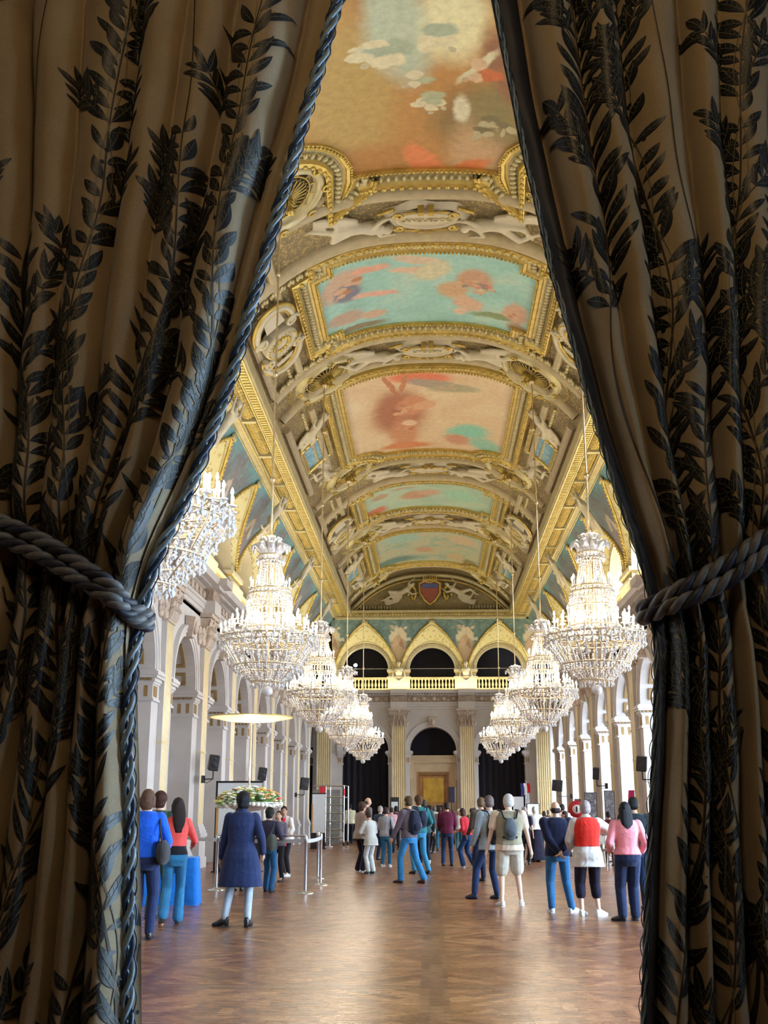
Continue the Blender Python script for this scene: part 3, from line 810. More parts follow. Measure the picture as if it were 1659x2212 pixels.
pm2 = painting_mat('painted_turquoise_sky', TUR, [
    (.10,.30,.09,.20,.3,(.60,.42,.32),.35),(.13,.42,.07,.12,0,(.20,.20,.30),.35),(.24,.18,.10,.05,-.2,(.74,.40,.30),.3),(.26,.52,.12,.04,.15,(.76,.44,.38),.3),(.10,.76,.1,.10,0,(.50,.36,.30),.35),(.24,.80,.07,.06,0,(.62,.42,.32),.35),(.17,.94,.14,.05,0,(.26,.22,.14),.4),
    (.47,.12,.13,.05,.35,(.70,.54,.42),.3),(.44,.24,.12,.05,.15,(.72,.52,.40),.3),(.53,.26,.08,.15,.3,(.66,.62,.44),.35),(.62,.52,.08,.12,0,(.62,.40,.24),.35),(.72,.36,.09,.15,0,(.58,.34,.22),.4),(.76,.44,.05,.06,0,(.74,.22,.18),.35),(.70,.70,.07,.12,-.3,(.70,.46,.34),.3),(.66,.82,.04,.05,.3,(.76,.54,.42),.3),
    (.84,.82,.14,.05,-.2,(.24,.32,.16),.45),(.93,.70,.06,.16,0,(.62,.38,.28),.35),(.95,.9,.06,.08,0,(.42,.30,.22),.4)] + cluster(.12,.35,.08,.76,SKN,5,3) + cluster(.72,.45,.07,.76,SKN,6,4) + cluster(.94,.75,.05,.76,SKN,7,2), 3, .05, 1.0, 5.0, 5, (1,.76,1))
pm3 = painting_mat('painted_peach_heavens', PEA, [(.33,.5,.2,.34,0,(.60,.34,.20),.5)] + [
    (.45,.08,.20,.07,.1,(.78,.22,.12),.4),(.55,.16,.20,.05,.25,(.42,.34,.28),.4),(.66,.20,.16,.05,-.1,(.46,.40,.26),.4),(.28,.15,.02,.13,-.35,(.56,.22,.12),.2),(.36,.12,.02,.12,.1,(.58,.24,.12),.2),
    (.31,.48,.16,.28,0,(.44,.17,.10),.4),(.40,.40,.10,.14,.4,(.64,.28,.16),.35),(.48,.40,.09,.05,-.5,(.72,.40,.24),.3),(.34,.78,.10,.25,0,(.62,.28,.16),.45),(.38,.62,.05,.04,0,(.80,.56,.40),.3),
    (.76,.72,.16,.10,-.5,(.26,.62,.50),.45),(.70,.85,.10,.08,.3,(.62,.30,.20),.45),(.88,.85,.12,.10,0,(.30,.56,.46),.5),(.35,.93,.2,.05,0,(.66,.24,.10),.4)] + cluster(.36,.40,.10,1.43,[(.70,.40,.24),(.40,.14,.08),(.56,.22,.12)],8,3) + cluster(.62,.17,.08,1.43,[(.60,.42,.28),(.40,.38,.28),(.66,.20,.12)],9,2) + cluster(.38,.72,.07,1.43,[(.66,.34,.18),(.50,.18,.09),(.58,.26,.12)],10,2), 2, .05, 1.2, 9.0, 5, (1,1.43,1))
pm4 = painting_mat('painted_green_sky', [(.25,(.34,.46,.36)),(.5,(.44,.62,.50)),(.7,(.60,.66,.48)),(.85,(.66,.62,.42))], [
    (.08,.85,.10,.14,0,(.62,.20,.12),.4),(.12,.35,.08,.12,0,(.50,.36,.24),.4),(.40,.50,.12,.18,.3,(.56,.32,.20),.4),(.50,.42,.10,.12,0,(.64,.40,.30),.4),(.30,.2,.12,.05,0,(.50,.40,.30),.4),(.75,.5,.14,.25,0,(.36,.64,.50),.5)], 3, .06, 1.5, 13.0, 5, (1,.7,1))
pm5 = painting_mat('painted_cloudy_sky', [(.25,(.22,.32,.26)),(.42,(.38,.50,.42)),(.55,(.56,.56,.40)),(.7,(.60,.46,.28)),(.85,(.62,.60,.44))], [
    (.15,.85,.25,.12,0,(.16,.28,.26),.5),(.45,.6,.10,.10,0,(.56,.34,.22),.45),(.75,.8,.1,.12,0,(.60,.48,.28),.4),(.9,.9,.08,.1,0,(.28,.24,.12),.4),(.25,.2,.2,.12,.3,(.36,.56,.50),.5),(.8,.25,.15,.15,0,(.66,.50,.34),.5)], 3, .06, 1.5, 17.0, 5, (1,1.25,1))
PANELS = [
    ('cut', 5.2, 20.8, pm1), ('notch', 24.35, 28.45, pm2), ('cut', 31.9, 39.6, pm3), ('notch', 43.9, 47.7, pm4), ('cut', 52.0, 58.8, pm5)]
for kind, ya, yb, pmx in PANELS:
    if kind == 'cut':
        path = cut_corner(-HW, HW, ya, yb, rc, 1.5)
    else: path = notched(-HW-.05, HW+.05, ya, yb, .42)
    poly_patch('ceiling_painting', path, pmx)
    fr = MB()
    frame(fr, path, [(-.03,.0),(-.03,.10),(.04,.13),(.10,.10),(.12,.06),(.16,.06)], 0)
    frame(fr, path, [(.16,.06),(.20,.04),(.36,.04),(.38,.10)], 1)
    frame(fr, path, [(.38,.10),(.42,.17),(.50,.20),(.56,.16),(.58,.0)], 0)
    row(fr, path, .0, .14, .10, .035, 0)
    row(fr, path, .28, .09, .17, .085, 1, (.62,1.15,.8))
    row(fr, path, .50, .2, .2, .05, 0, (1.4,1,1))
    fr.build('gilt_frame', [M['gold'], M['goldpale']], ceiling)
# transverse mouldings between panels
tm = MB()
for yc, w, big in ((23.62,.2,1),(29.25,.2,1),(43.2,.18,1),(48.4,.18,1),(21.75,.16,0),(30.95,.16,0),(40.75,.14,0),(51.0,.14,0),(59.7,.16,1)):
    xs = [-4.4+8.8*i/60 for i in range(61)]
    def swp(prof, m, smooth): tm.loft([[V(x, yc+a, h) for a, h in prof] for x in xs], m, smooth, False, None, False)
    swp([(-w,0),(-w,.06),(-w*.8,.14),(-w*.3,.2),(w*.3,.2),(w*.8,.14),(w,.06),(w,0)], 2, True)
    if big:
        for x in np.arange(-4.35, 4.4, .21):
            dy = .34 if yc in (23.62, 43.2) else -.34
            for q in (-1, 0, 1):
                c = V(float(x)+q*.05, yc+dy+abs(q)*.05, .12); tm.ell(c, (.05,.09,.07), 6, 4, 1)
# side strips alongside the paintings
for sg in (-1, 1):
    for x0, m in ((3.55, 0), (4.28, 0)):
        for ya, yb in ((5,19.2),(22.0,29.0),(31.9,38.8),(41.7,48.6),(51.5,58.2)):
            if x0 < 4 and ya in (31.9, 51.5, 5):
                pass
            tm.loft([[V(sg*(x0+a), y, h) for a, h in ((0,0),(0,.12),(.04,.16),(.12,.16),(.16,.12),(.16,0))] for y in (ya, yb)], m, False, True)
            for y in np.arange(ya, yb, .22): tm.ell(V(sg*(x0+.32), float(y), .05), (.07,.08,.06), 6, 4, 1)
tm.build('plaster_moulding', [M['bandc'], M['goldpale'], M['bandc']], ceiling)

# pierced rosettes the lamps hang from
def vmat(x, y, h=0, rot=0):
    n = vn(x); zax = Vector((-n.x, 0, -n.z))      # local z points up into the vault
    yax = Vector((0,1,0)); xax = yax.cross(zax)
    m = Matrix((xax, yax, zax)).transposed().to_4x4(); m.translation = Vector(V(x, y, h))
    return m @ Matrix.Rotation(rot, 4, 'Z')
rs = MB()
rs.lathe([(.0,-.02),(.78,-.02),(.80,-.16),(.84,-.22),(.92,-.24),(.98,-.2),(1.0,-.1),(1.06,-.06),(1.22,-.05),(1.25,-.12),(1.32,-.12),(1.35,0)], 48, (0,0,0), 0, True, None, False)
ro = MB(); 
gr = MB()
gr.add([(.78*math.cos(2*PI*k/32), .78*math.sin(2*PI*k/32), -.03) for k in range(32)], [tuple(range(32))], 1)  # flat disc, the dark of the hole behind the grille painted near-black
for k in range(28):
    an = 2*PI*k/28; ca, sa = math.cos(an), math.sin(an); pts = []
    for r_, w in ((.16,0),(.3,.01),(.42,.035),(.55,.05),(.62,.0),(.55,-.05),(.42,-.035),(.3,-.01)): pts.append((r_*ca - w*sa, r_*sa + w*ca, -.08 - .1*(1-r_)))
    gr.tube(pts, .009, 4, 0, True, False, None, True)
gr.tube([(.66*math.cos(2*PI*k/32), .66*math.sin(2*PI*k/32), -.1) for k in range(32)], .02, 5, 0, True, False, None, True)
for k in range(14):
    an = 2*PI*k/14; gr.tube([(.66*math.cos(an),.66*math.sin(an),-.1),(.78*math.cos(an),.78*math.sin(an),-.12)], .018, 4)
for k in range(10):
    an = 2*PI*k/10; ca, sa = math.cos(an), math.sin(an)
    gr.tube([(.08*ca,.08*sa,-.1),(.16*ca,.16*sa,-.2),(.17*ca,.17*sa,-.3),(.22*ca,.22*sa,-.31)], [.03,.03,.02,.01], 5)
gr.lathe([(.02,-.5),(.09,-.47),(.1,-.42),(.05,-.38),(.08,-.3),(.1,-.1)], 12)
for k in range(8):
    an = 2*PI*k/8+.2; pts = []
    for q in range(10):
        t = q/9*1.6*PI; pts.append(((.97+.07*math.cos(t))*math.cos(an+.09*math.sin(t)), (.97+.07*math.cos(t))*math.sin(an+.09*math.sin(t)), -.26))
    rs.tube(pts, .03, 5, 1)
for k in range(60):
    an = 2*PI*k/60; rs.ell((1.3*math.cos(an),1.3*math.sin(an),-.13), .04, 5, 4, 1)
RS = rs.mesh('ceiling_rosette', [M['goldpale'], M['gold']]); GR = gr.mesh('grille', [M['gold'], M['recess_shade']])
for x, y in rc:
    o = place('ceiling_rosette', RS, ceiling); o.matrix_basis = vmat(x, y, .02); place('grille', GR, o)

# cartouches with carved names
ct = MB()
ct.add([(.62*math.cos(2*PI*k/36), .27*math.sin(2*PI*k/36), -.17) for k in range(36)], [tuple(range(36))], 0)
ct.loft([[((.62+a)*math.cos(2*PI*k/36), (.27+a)*math.sin(2*PI*k/36), z) for a, z in ((0,-.17),(.03,-.22),(.08,-.22),(.12,-.15),(.14,-.15))] for k in range(36)], 0, True, False, None, False, True)
ct.loft([[((.75+a+.06*math.sin(6*2*PI*k/48))*math.cos(2*PI*k/48), (.40+a*.6+.05*math.sin(6*2*PI*k/48))*math.sin(2*PI*k/48), z) for a, z in ((0,-.14),(.06,-.16),(.16,-.10),(.24,0))] for k in range(48)], 2, True, False, None, False, True)
for sx_ in (-1,1):
    for sy_ in (-1,1):
        pts = []
        for q in range(16):
            t = q/15*2.6*PI; r_ = .12*(1-q/20); pts.append((sx_*(.62+r_*math.cos(t)), sy_*(.26+r_*math.sin(t)), -.24))
        ct.tube(pts, .03, 5, 1)
        ct.tube([(sx_*.14, sy_*.36, -.2),(sx_*.3, sy_*.40,-.22),(sx_*.5,sy_*.36,-.22)], .035, 5, 1)
    ct.box(-.14+sx_*.11-.07+.14, -.14+sx_*.11+.07+.14, -.52, -.38, -.3, -.1, 1)
    ct.box(-.14+sx_*.11-.07+.14, -.14+sx_*.11+.07+.14, .38, .48, -.26, -.1, 1)
for k in range(10):
    for sx_ in (-1, 1): ct.ell((sx_*(.75+.035*k), -.36+.02*k, -.12), (.05,.05,.05), 5, 4, 1)
CT = ct.mesh('cartouche', [M['cream'], M['gold'], M['stucco']])
names = ['LANGUEDOC', 'LIMOUSIN', 'BERRY', 'ANJOU', None]
CY_ = [22.65, 30.1, 41.7, 49.7]
def lettering(txt, size, parent, matrix, mat, ext=.012):
    cu = bpy.data.curves.new('lettering', 'FONT'); cu.body = txt; cu.size = size; cu.extrude = ext; cu.align_x = 'CENTER'; cu.align_y = 'CENTER'
    tmp = bpy.data.objects.new('tmp', cu); COL.objects.link(tmp)
    dg = bpy.context.evaluated_depsgraph_get(); me = bpy.data.meshes.new_from_object(tmp.evaluated_get(dg))
    bpy.data.objects.remove(tmp); me.materials.clear(); me.materials.append(mat)
    o = place('lettering', me, parent); o.matrix_basis = matrix; return o
for y, nm in zip(CY_, names):
    o = place('cartouche', CT, ceiling); o.matrix_basis = vmat(0, y, .03)
    if nm in ('LANGUEDOC', 'LIMOUSIN'):
        lettering(nm, .19, o, Matrix.Translation((0,0,-.185)) @ Matrix.Rotation(PI,4,'X'), M['goldpale'])
# big scroll medallions between the rib and the turquoise paintings
md = MB()
for sy_ in (-1, 1):
    for rr, tr, m in ((.95,.09,0),(.80,.05,1),(1.08,.05,1)):
        pts = [(rr*.62*math.cos(t), sy_*(.75+rr*math.sin(t)*.9), -.22) for t in np.linspace(-.35, PI+.35, 26)]
        md.tube(pts, tr, 6, m)
    for sx_ in (-1, 1):
        pts = []
        for q in range(18):
            t = q/17*3*PI; r_ = .2*(1-q/22); pts.append((sx_*(.5+r_*math.cos(t)), sy_*(.62+r_*math.sin(t)), -.3))
        md.tube(pts, .045, 6, 0)
        md.ell((sx_*.5, sy_*.62, -.3), (.08,.08,.06), 8, 5, 1)
    md.loft([[(x*w, sy_*y, z) for x in np.linspace(-1,1,9)] for w, y, z in ((.3,.9,-.3),(.25,1.3,-.22),(.3,1.6,-.1))], 0, True, False, None, False)
md.lathe([(.0,-.34),(.40,-.34),(.44,-.38),(.50,-.38),(.52,-.3),(.5,-.05)], 28, (0,0,0), 0, True, None, False)
for k in range(14):
    an = 2*PI*k/14; md.ell((.24*math.cos(an),.24*math.sin(an),-.36), (.07,.07,.04), 6, 4, 1)
for k in range(26):
    an = 2*PI*k/26; md.ell((.46*math.cos(an),.46*math.sin(an),-.39), .03, 5, 4, 1)
MD = md.mesh('scroll_medallion', [M['stucco'], M['gold']])
for sg in (-1, 1):
    for y in (25.9, 46.0):
        o = place('scroll_medallion', MD, ceiling); o.matrix_basis = vmat(sg*3.95, y, .05)
# small blue panels with frames
M['bluep'] = painting_mat('small_blue_sky_panel', [(.3,(.12,.34,.55)),(.5,(.18,.46,.68)),(.62,(.5,.66,.7)),(.75,(.62,.72,.7))], [], 4, .05, 1.5, 3.0, 4, (1,2,1))
for y in (16.0, 35.6, 55.2):
    for sg in (-1, 1):
        x0, x1 = sorted((sg*3.5, sg*4.2))
        pth = densify([(x0,y-1.05),(x1,y-1.05),(x1,y+1.05),(x0,y+1.05)], .2)
        poly_patch('ceiling_painting', pth, M['bluep'], .05)
        fr = MB(); frame(fr, pth, [(-.02,.03),(-.02,.12),(.05,.15),(.12,.12),(.14,0)], 0); row(fr, pth, .08, .15, .15, .04, 1)
        fr.build('gilt_frame', [M['gold'], M['goldpale']], ceiling)

# tympanum over the far gallery: cornice, shield
ty = MB()
def along(prof, x0, x1, m): ty.extr(prof, lambda t, p, q: (t, p, q), [x0, x1], m, False, True)
yy = Y1
along([(yy-1.15,11.85),(yy-1.35,11.88),(yy-1.35,11.98),(yy-1.30,12.02),(yy-1.30,12.15),(yy-1.42,12.2),(yy-1.42,12.32),(yy,12.34),(yy,11.85)], -5.3, 5.3, 0)
for k in range(60):
    x = -4.9 + 9.8*k/59; ty.ell((x, yy-1.36, 12.1), (.05,.06,.09), 6, 4, 1)
    if abs(x) > 2.2 : ty.ell((x, yy-.7, 12.6), (.07,.08,.12), 6, 5, 2)
ty.box(-4.9,4.9,yy-.6,yy-.5,12.34,15.0,3)
pts = [(x, yy-.75, vz(x)-.25) for x in np.linspace(-4.5, 4.5, 40)]
ty.tube(pts, .13, 8, 0); ty.tube([(p[0], p[1]-.1, p[2]-.28) for p in pts], .05, 6, 1)
# crowned shield
sh = [(-.55,13.35),(-.6,13.9),(-.3,14.05),(0,13.95),(.3,14.05),(.6,13.9),(.55,13.35),(.3,12.95),(0,12.7),(-.3,12.95)]
ty.add([(x, yy-.95, z) for x, z in sh], [tuple(range(10))], 4)
ty.tube([(x, yy-.97, z) for x, z in sh], .07, 6, 1, True, False, None, True)
ty.box(-.42,.42,yy-1.0,yy-.94,13.65,13.9,5)
for k in range(7): ty.box(-.38+k*.12,-.32+k*.12,yy-1.04,yy-.98,14.12,14.32,1)
ty.box(-.42,.42,yy-1.05,yy-.9,14.02,14.14,1)
for sg in (-1, 1):
    for q in range(14):
        an = q*.42; r_ = .42*(1-q/18); ty.ell((sg*(.95+r_*math.cos(an)*.6), yy-.85, 13.3+r_*math.sin(an)*1.4), (.09,.08,.11), 6, 5, 1)
M['crimson'] = plain('dull_red_enamel', (.35,.10,.07), .5); M['azure'] = plain('blue_enamel', (.10,.14,.38), .5)
ty.build('tympanum', [M['goldpale'], M['gold'], M['stucco'], M['fieldfine'], M['crimson'], M['azure']], ceiling)
# ------------------------------------------------------------------ people
def remesh(mb, voxel, smooth=4, mat=None, extra=None, name='m'):
    me = bpy.data.meshes.new('tmp'); me.from_pydata([tuple(v) for v in mb.v], [], mb.f); me.update()
    o = bpy.data.objects.new('tmp', me); COL.objects.link(o)
    r = o.modifiers.new('r', 'REMESH'); r.mode = 'VOXEL'; r.voxel_size = voxel; r.use_smooth_shade = True
    if smooth:
        sm = o.modifiers.new('s', 'SMOOTH'); sm.factor = .5; sm.iterations = smooth
    dg = bpy.context.evaluated_depsgraph_get()
    out = bpy.data.meshes.new_from_object(o.evaluated_get(dg)); out.name = name
    bpy.data.objects.remove(o); bpy.data.meshes.remove(me)
    if extra is not None and extra.v:
        bm = bmesh.new(); bm.from_mesh(out)
        vs = [bm.verts.new(p) for p in extra.v]
        for f in extra.f:
            try: nf = bm.faces.new([vs[i] for i in f]); nf.smooth = True
            except ValueError: pass
        bm.to_mesh(out); bm.free()
    out.materials.clear()
    if mat: out.materials.append(mat)
    return out

def caps(mb, a, b, ra, rb, n=10):
    a, b = Vector(a), Vector(b)
    d = (b-a); L = d.length
    if L < 1e-5: mb.ell(a, ra, n, 6); return
    d.normalize(); pts = []; rs = []
    for k in range(4):
        t = k/3*PI/2; pts.append(a - d*ra*math.cos(t)); rs.append(max(.002, ra*math.sin(t)))
    for k in range(4):
        t = k/3*PI/2; pts.append(b + d*rb*math.sin(t)); rs.append(max(.002, rb*math.cos(t)))
    mb.tube(pts, rs, n)
def ik(a, c, l1, l2, hint):
    a, c, hint = Vector(a), Vector(c), Vector(hint)
    d = c-a; L = min(d.length, (l1+l2)*.998); dn = d.normalized()
    c = a + dn*L
    x = (l1*l1 - l2*l2 + L*L)/(2*L); h = math.sqrt(max(0, l1*l1 - x*x))
    hp = (hint - dn*hint.dot(dn))
    if hp.length < 1e-4: hp = dn.orthogonal()
    return a + dn*x + hp.normalized()*h, c

SKIN = {}
def skin(c):
    k = tuple(c)
    if k not in SKIN:
        t = NT('skin'); t.base(c); t.set(.5, 0, .4); t.b.inputs['Subsurface Weight'].default_value = .08; t.b.inputs['Subsurface Radius'].default_value = (.02,.008,.004); SKIN[k] = t.mat
    return SKIN[k]
FAIR = (.62,.38,.27); TAN = (.50,.29,.19); PALE = (.70,.47,.36); BROWN = (.30,.16,.10)
_hm = {}
def hairmat(c):
    if tuple(c) not in _hm:
        c = tuple(x*.5 for x in c) if sum(c) < .8 else c; t = NT('hair'); co = t.coord('Object', (60,60,6)); n = t.noise(co, 3, 3)
        t.base(t.ramp(n.outputs[0], [(.3, tuple(x*.6 for x in c)), (.7, tuple(min(1,x*1.3) for x in c))])); t.set(.5, 0, .2)
        t.bump(n.outputs[0], .6, .02); _hm[tuple(c)] = t.mat
    return _hm[tuple(c)]

DEF = dict(feet=((-.10,0),(.10,.02)), toe=(.12,-.12), lean=0.0, sway=0.0, hl=(-.26,.02,.80), hr=(.26,.02,.80), el=(-.3,-1,0), er=(.3,-1,0),
           turn=0.0, nod=0.0, w=1.0, female=False, knee=(0,1,0), heels=0.0, belly=0.0, lift=(0,0))
def person(label, loc, rz, H, pose, look, lod=1, group=None):
    P = dict(DEF); P.update(pose)
    vox = (.012, .017, .026)[lod]; s = H/1.70
    root = thing('person', label, 'person', loc, rz, group)
    fem = P['female']; wf = P['w']; L = P['lean']
    hipc = Vector((P['sway'], 0, .90))
    def T(p):           # lean the upper body forward about the hips
        p = Vector(p)
        if p.z <= .86: return Vector((p.x + P['sway'], p.y, p.z))
        t = min(1, (p.z-.86)/.3); a = L*t
        q = Vector((p.x, p.y, p.z-.90)); c, sn = math.cos(a), math.sin(a)
        return Vector((q.x + P['sway'], q.y*c + q.z*sn, .90 + q.z*c - q.y*sn))
    sw_ = .158 if fem else .182
    rows = [(.79,.115,.095),(.86,.165,.115),(.94,.172 if fem else .16,.115),(1.05,.135 if fem else .145,.098),(1.15,.142 if fem else .158,.104),(1.27,.158 if fem else .178,.112),(1.36,.155 if fem else .18,.10),(1.42,.125,.08),(1.455,.062,.062)]
    def torso(mb, infl=0.0, z0=.79, z1=1.46, extra=None, n=18):
        rr = []
        zs = [r[0] for r in rows]
        zz = sorted(set([z0, z1] + [z for z in zs if z0 < z < z1] + ([e[0] for e in extra] if extra else [])))
        for z in zz:
            if extra and z <= extra[-1][0]:
                a = interp(z, [e[0] for e in extra], [e[1] for e in extra]); b = interp(z, [e[0] for e in extra], [e[2] for e in extra])
            else:
                a = interp(z, zs, [r[1] for r in rows])*wf; b = interp(z, zs, [r[2] for r in rows])*wf
            bl = P['belly']*math.exp(-((z-1.05)/.14)**2)
            ring = []
            for k in range(n):
                t = 2*PI*k/n; x = (a+infl)*math.copysign(abs(math.cos(t))**.85, math.cos(t)); y = (b+infl)*math.copysign(abs(math.sin(t))**.9, math.sin(t))
                if y > 0: y += bl; 
                if y < 0 and .8 < z < .95: y *= 1.12     # seat
                ring.append(T((x, y, z)))
            rr.append(ring)
        mb.loft(rr, 0, True, True)
    # legs
    hips, knees, ank, toes = [], [], [], []
    for i, sg in enumerate((-1, 1)):
        fx, fy = P['feet'][i]; lf = P['lift'][i]
        hp = Vector((sg*.088*wf + P['sway'], 0, .88)); an = Vector((fx, fy, .085 + P['heels'] + lf))
        kn, an = ik(hp, an, .42, .41, P['knee']); hips.append(hp); knees.append(kn); ank.append(an)
        ta = P['toe'][i]; dz = -.055 - P['heels']*.9 - (.12 if lf > .03 else 0)
        toes.append(an + Vector((math.sin(ta)*.155, math.cos(ta)*.155, dz)))
    # arms
    sh, elb, wr = [], [], []
    for i, sg in enumerate((-1, 1)):
        a = T((sg*sw_*wf, 0, 1.375)); tgt = Vector(P['hl' if i == 0 else 'hr'])
        e, w = ik(a, tgt, .285, .25, P['el' if i == 0 else 'er']); sh.append(a); elb.append(e); wr.append(w)
    hb = T((0, .0, 1.47)); hc = T((0, .03, 1.585)) 
    HR = Matrix.Translation(hc) @ Matrix.Rotation(-P['turn'], 4, 'Z') @ Matrix.Rotation(-P['nod'], 4, 'X')
    b = MB(); ex = MB()
    torso(b, -.014, .825, 1.455)
    caps(b, hb - Vector((0,.01,.04)), HR @ Vector((0,-.015,-.06)), .056, .052)
    b.ell((0,0,0), (.076,.094,.112), 14, 10, 0, HR); b.ell((0,.03,-.055), (.055,.06,.06), 10, 8, 0, HR)
    b.ell((0,.098,-.012), (.013,.02,.026), 8, 6, 0, HR)
    for sg in (-1, 1):
        b.ell((sg*.08,-.005,-.01), (.012,.022,.034), 8, 6, 0, HR)
    for i in (0, 1):
        caps(b, hips[i], knees[i], .078*wf, .052); caps(b, knees[i], ank[i], .052, .036)
        caps(b, knees[i].lerp(ank[i], .12)+Vector((0,-.012,0)), knees[i].lerp(ank[i], .5)+Vector((0,-.012,0)), .05, .044)
        caps(b, ank[i], toes[i], .035, .028)
        caps(b, sh[i], elb[i], .050*(.9 if fem else 1.08)*wf, .038); caps(b, elb[i], wr[i], .038, .026)
    for i, sg in enumerate((-1, 1)):
        d = (wr[i]-elb[i]).normalized(); side = Vector((sg,0,0)); side = (side - d*side.dot(d))
        inward = P.get('palm', None)
        if side.length < .2: side = Vector((0,0,1)) - d*d.z
        side.normalize(); nrm = d.cross(side).normalized()
        pc = wr[i] + d*.045
        caps(b, wr[i], wr[i]+d*.075, .026, .028)
        curl = .35
        for k in range(4):      # fingers
            off = nrm*((k-1.5)*.019); base = wr[i] + d*.085 + off; l = (.030,.036,.034,.026)[k]
            p1 = base + (d - side*.25*curl*2)*l; p2 = p1 + (d*.8 - side*.7*curl*2)*l*.8; p3 = p2 + (d*.5 - side*1.0*curl*2)*l*.6
            ex.tube([base - d*.03, base, p1, p2, p3], [.011,.0105,.0095,.0085,.005], 6)
        tb = wr[i] + d*.03 + nrm*.026*(1 if i == 0 else 1)
        ex.tube([wr[i]+d*.015, tb, tb + d*.03 + nrm*.02 - side*.008, tb + d*.058 + nrm*.022 - side*.018], [.012,.013,.011,.006], 6)
    me = remesh(b, vox, 3, skin(look.get('skin', FAIR)), ex if lod < 2 else None, 'body')
    S = (s, s, s)
    def child(nm, me_, par=root):
        o = place(nm, me_, par); return o
    bo = child('body', me)
    objs = [bo]
    # ---- face, when it can be seen
    if look.get('face'):
        for sg in (-1, 1):
            f = MB(); f.ell((sg*.03,.082,.008), (.013,.010,.008), 8, 6, 0, HR); f.ell((sg*.03,.091,.008), (.006,.003,.006), 6, 4, 1, HR)
            objs.append(place('eye', f.mesh('eye', [M['white'], hairmat((.03,.02,.015))]), root))
            f = MB(); f.ell((sg*.031,.088,.026), (.018,.006,.004), 6, 4, 0, HR); objs.append(place('eyebrow', f.mesh('eyebrow', [hairmat((.03,.02,.015))]), root))
        f = MB(); f.ell((0,.092,-.052), (.022,.008,.007), 8, 5, 0, HR); objs.append(place('mouth', f.mesh('mouth', [skin((.45,.12,.10))]), root))
    # ---- hair
    hs = look.get('hair', 'short'); hcx = hairmat(look.get('hairc', (.05,.03,.02)))
    if hs:
        h = MB()
        if hs == 'bald':
            h.ell((0,-.03,-.025), (.082,.078,.06), 14, 8, 0, HR)
        else:
            h.ell((0,-.018,.028), (.086,.094,.102), 14, 10, 0, HR); h.ell((0,-.032,-.02), (.084,.082,.075), 12, 8, 0, HR)
            if hs == 'volume': h.ell((0,-.02,.03), (.10,.105,.11), 14, 10, 0, HR); h.ell((0,-.045,-.05), (.085,.06,.07), 12, 8, 0, HR)
            if hs in ('long', 'bob'):
                l = look.get('hlen', .30) if hs == 'long' else .10
                rings = []
                for q in range(8):
                    t = q/7; z = .04 - (l+.06)*t; w = (.085 + .02*math.sin(PI*t)) * (1-.35*t*t); y = -.045 - (.085 if hs == 'long' else .02)*min(1, t*1.8)
                    rings.append([HR @ Vector((w*math.cos(2*PI*k/12), y + .055*(1-.35*t)*math.sin(2*PI*k/12), z)) for k in range(12)])
                h.loft(rings, 0, True, True)
                if hs == 'long' or True:
                    for sg in (-1,1): caps(h, HR @ Vector((sg*.075,-.01,.02)), HR @ Vector((sg*.078,-.02,-.08)), .022, .018)
            if hs == 'bun': h.ell((0,-.12,.03), .045, 10, 8, 0, HR)
        if hs == 'cap':
            pass
        objs.append(child('hair', remesh(h, vox*.75, 2, hcx, None, 'hair')))
    if look.get('hat'):
        h = MB(); h.ell((0,-.01,.05), (.095,.105,.085), 14, 8, 0, HR); h.lathe([(.08,.03),(.13,.025),(.13,.035),(.08,.05)], 16, (0,0,0), 0, True, HR)
        objs.append(child('hat', h.mesh('hat', [cloth(look['hat'])])))
    # ---- top
    top = look.get('top')
    if top:
        m = MB(); inf = top.get('inf', .016); hem = top.get('hem', .84)
        ext = None
        if hem < .84:
            ww, dd = top.get('flare', (.23,.17)); ext = [(hem, ww, dd), (.80, lerp(ww,.185*wf,.6), lerp(dd,.13,.6)), (.93, .178*wf, .122*wf), (1.0,.155*wf,.108*wf), (1.05,(.137 if fem else .147)*wf,.1*wf)]
        elif top.get('flare'):
            ww, dd = top['flare']; ext = [(hem, ww, dd), (1.05, .145*wf, .102*wf)]
        torso(m, inf, hem, 1.452, ext)
        if top.get('collar'): 
            for k in range(12):
                t = 2*PI*k/12
            m.lathe([(.075,-.03),(.078,.015),(.06,.02)], 14, tuple(hb), 0)
        sl = top.get('sleeve', 'long'); t_ = top.get('thick', .014)
        for i in (0, 1):
            ar = .050*(.9 if fem else 1.08)*wf
            if sl == 'long':
                caps(m, sh[i], elb[i], ar+t_+.004, .038+t_); w2 = elb[i].lerp(wr[i], .93); caps(m, elb[i], w2, .038+t_, .028+t_)
            elif sl == 'three': caps(m, sh[i], elb[i], ar+t_, .038+t_); caps(m, elb[i], elb[i].lerp(wr[i], .4), .038+t_, .036+t_)
            elif sl == 'short': caps(m, sh[i], sh[i].lerp(elb[i], .62), ar+t_+.004, .046+t_+.006)
            else: caps(m, sh[i], sh[i].lerp(elb[i], .05), ar+.006, ar)
        for (u, w_) in top.get('folds', []): pass
        objs.append(child(top.get('name', 'shirt'), remesh(m, vox, 3, cloth(top['c']), None, 'shirt')))
    for e in look.get('extra', []):       # a second garment over the first
        m = MB(); torso(m, e.get('inf', .03), e.get('z0', 1.0), e.get('z1', 1.45), e.get('ext'))
        if e.get('sleeves'):
            for i in (0, 1): caps(m, sh[i], sh[i].lerp(elb[i], .5), .075, .07)
        objs.append(child(e['name'], remesh(m, vox, 3, cloth(e['c']), None, e['name'])))
    # ---- bottom
    bt = look.get('bottom')
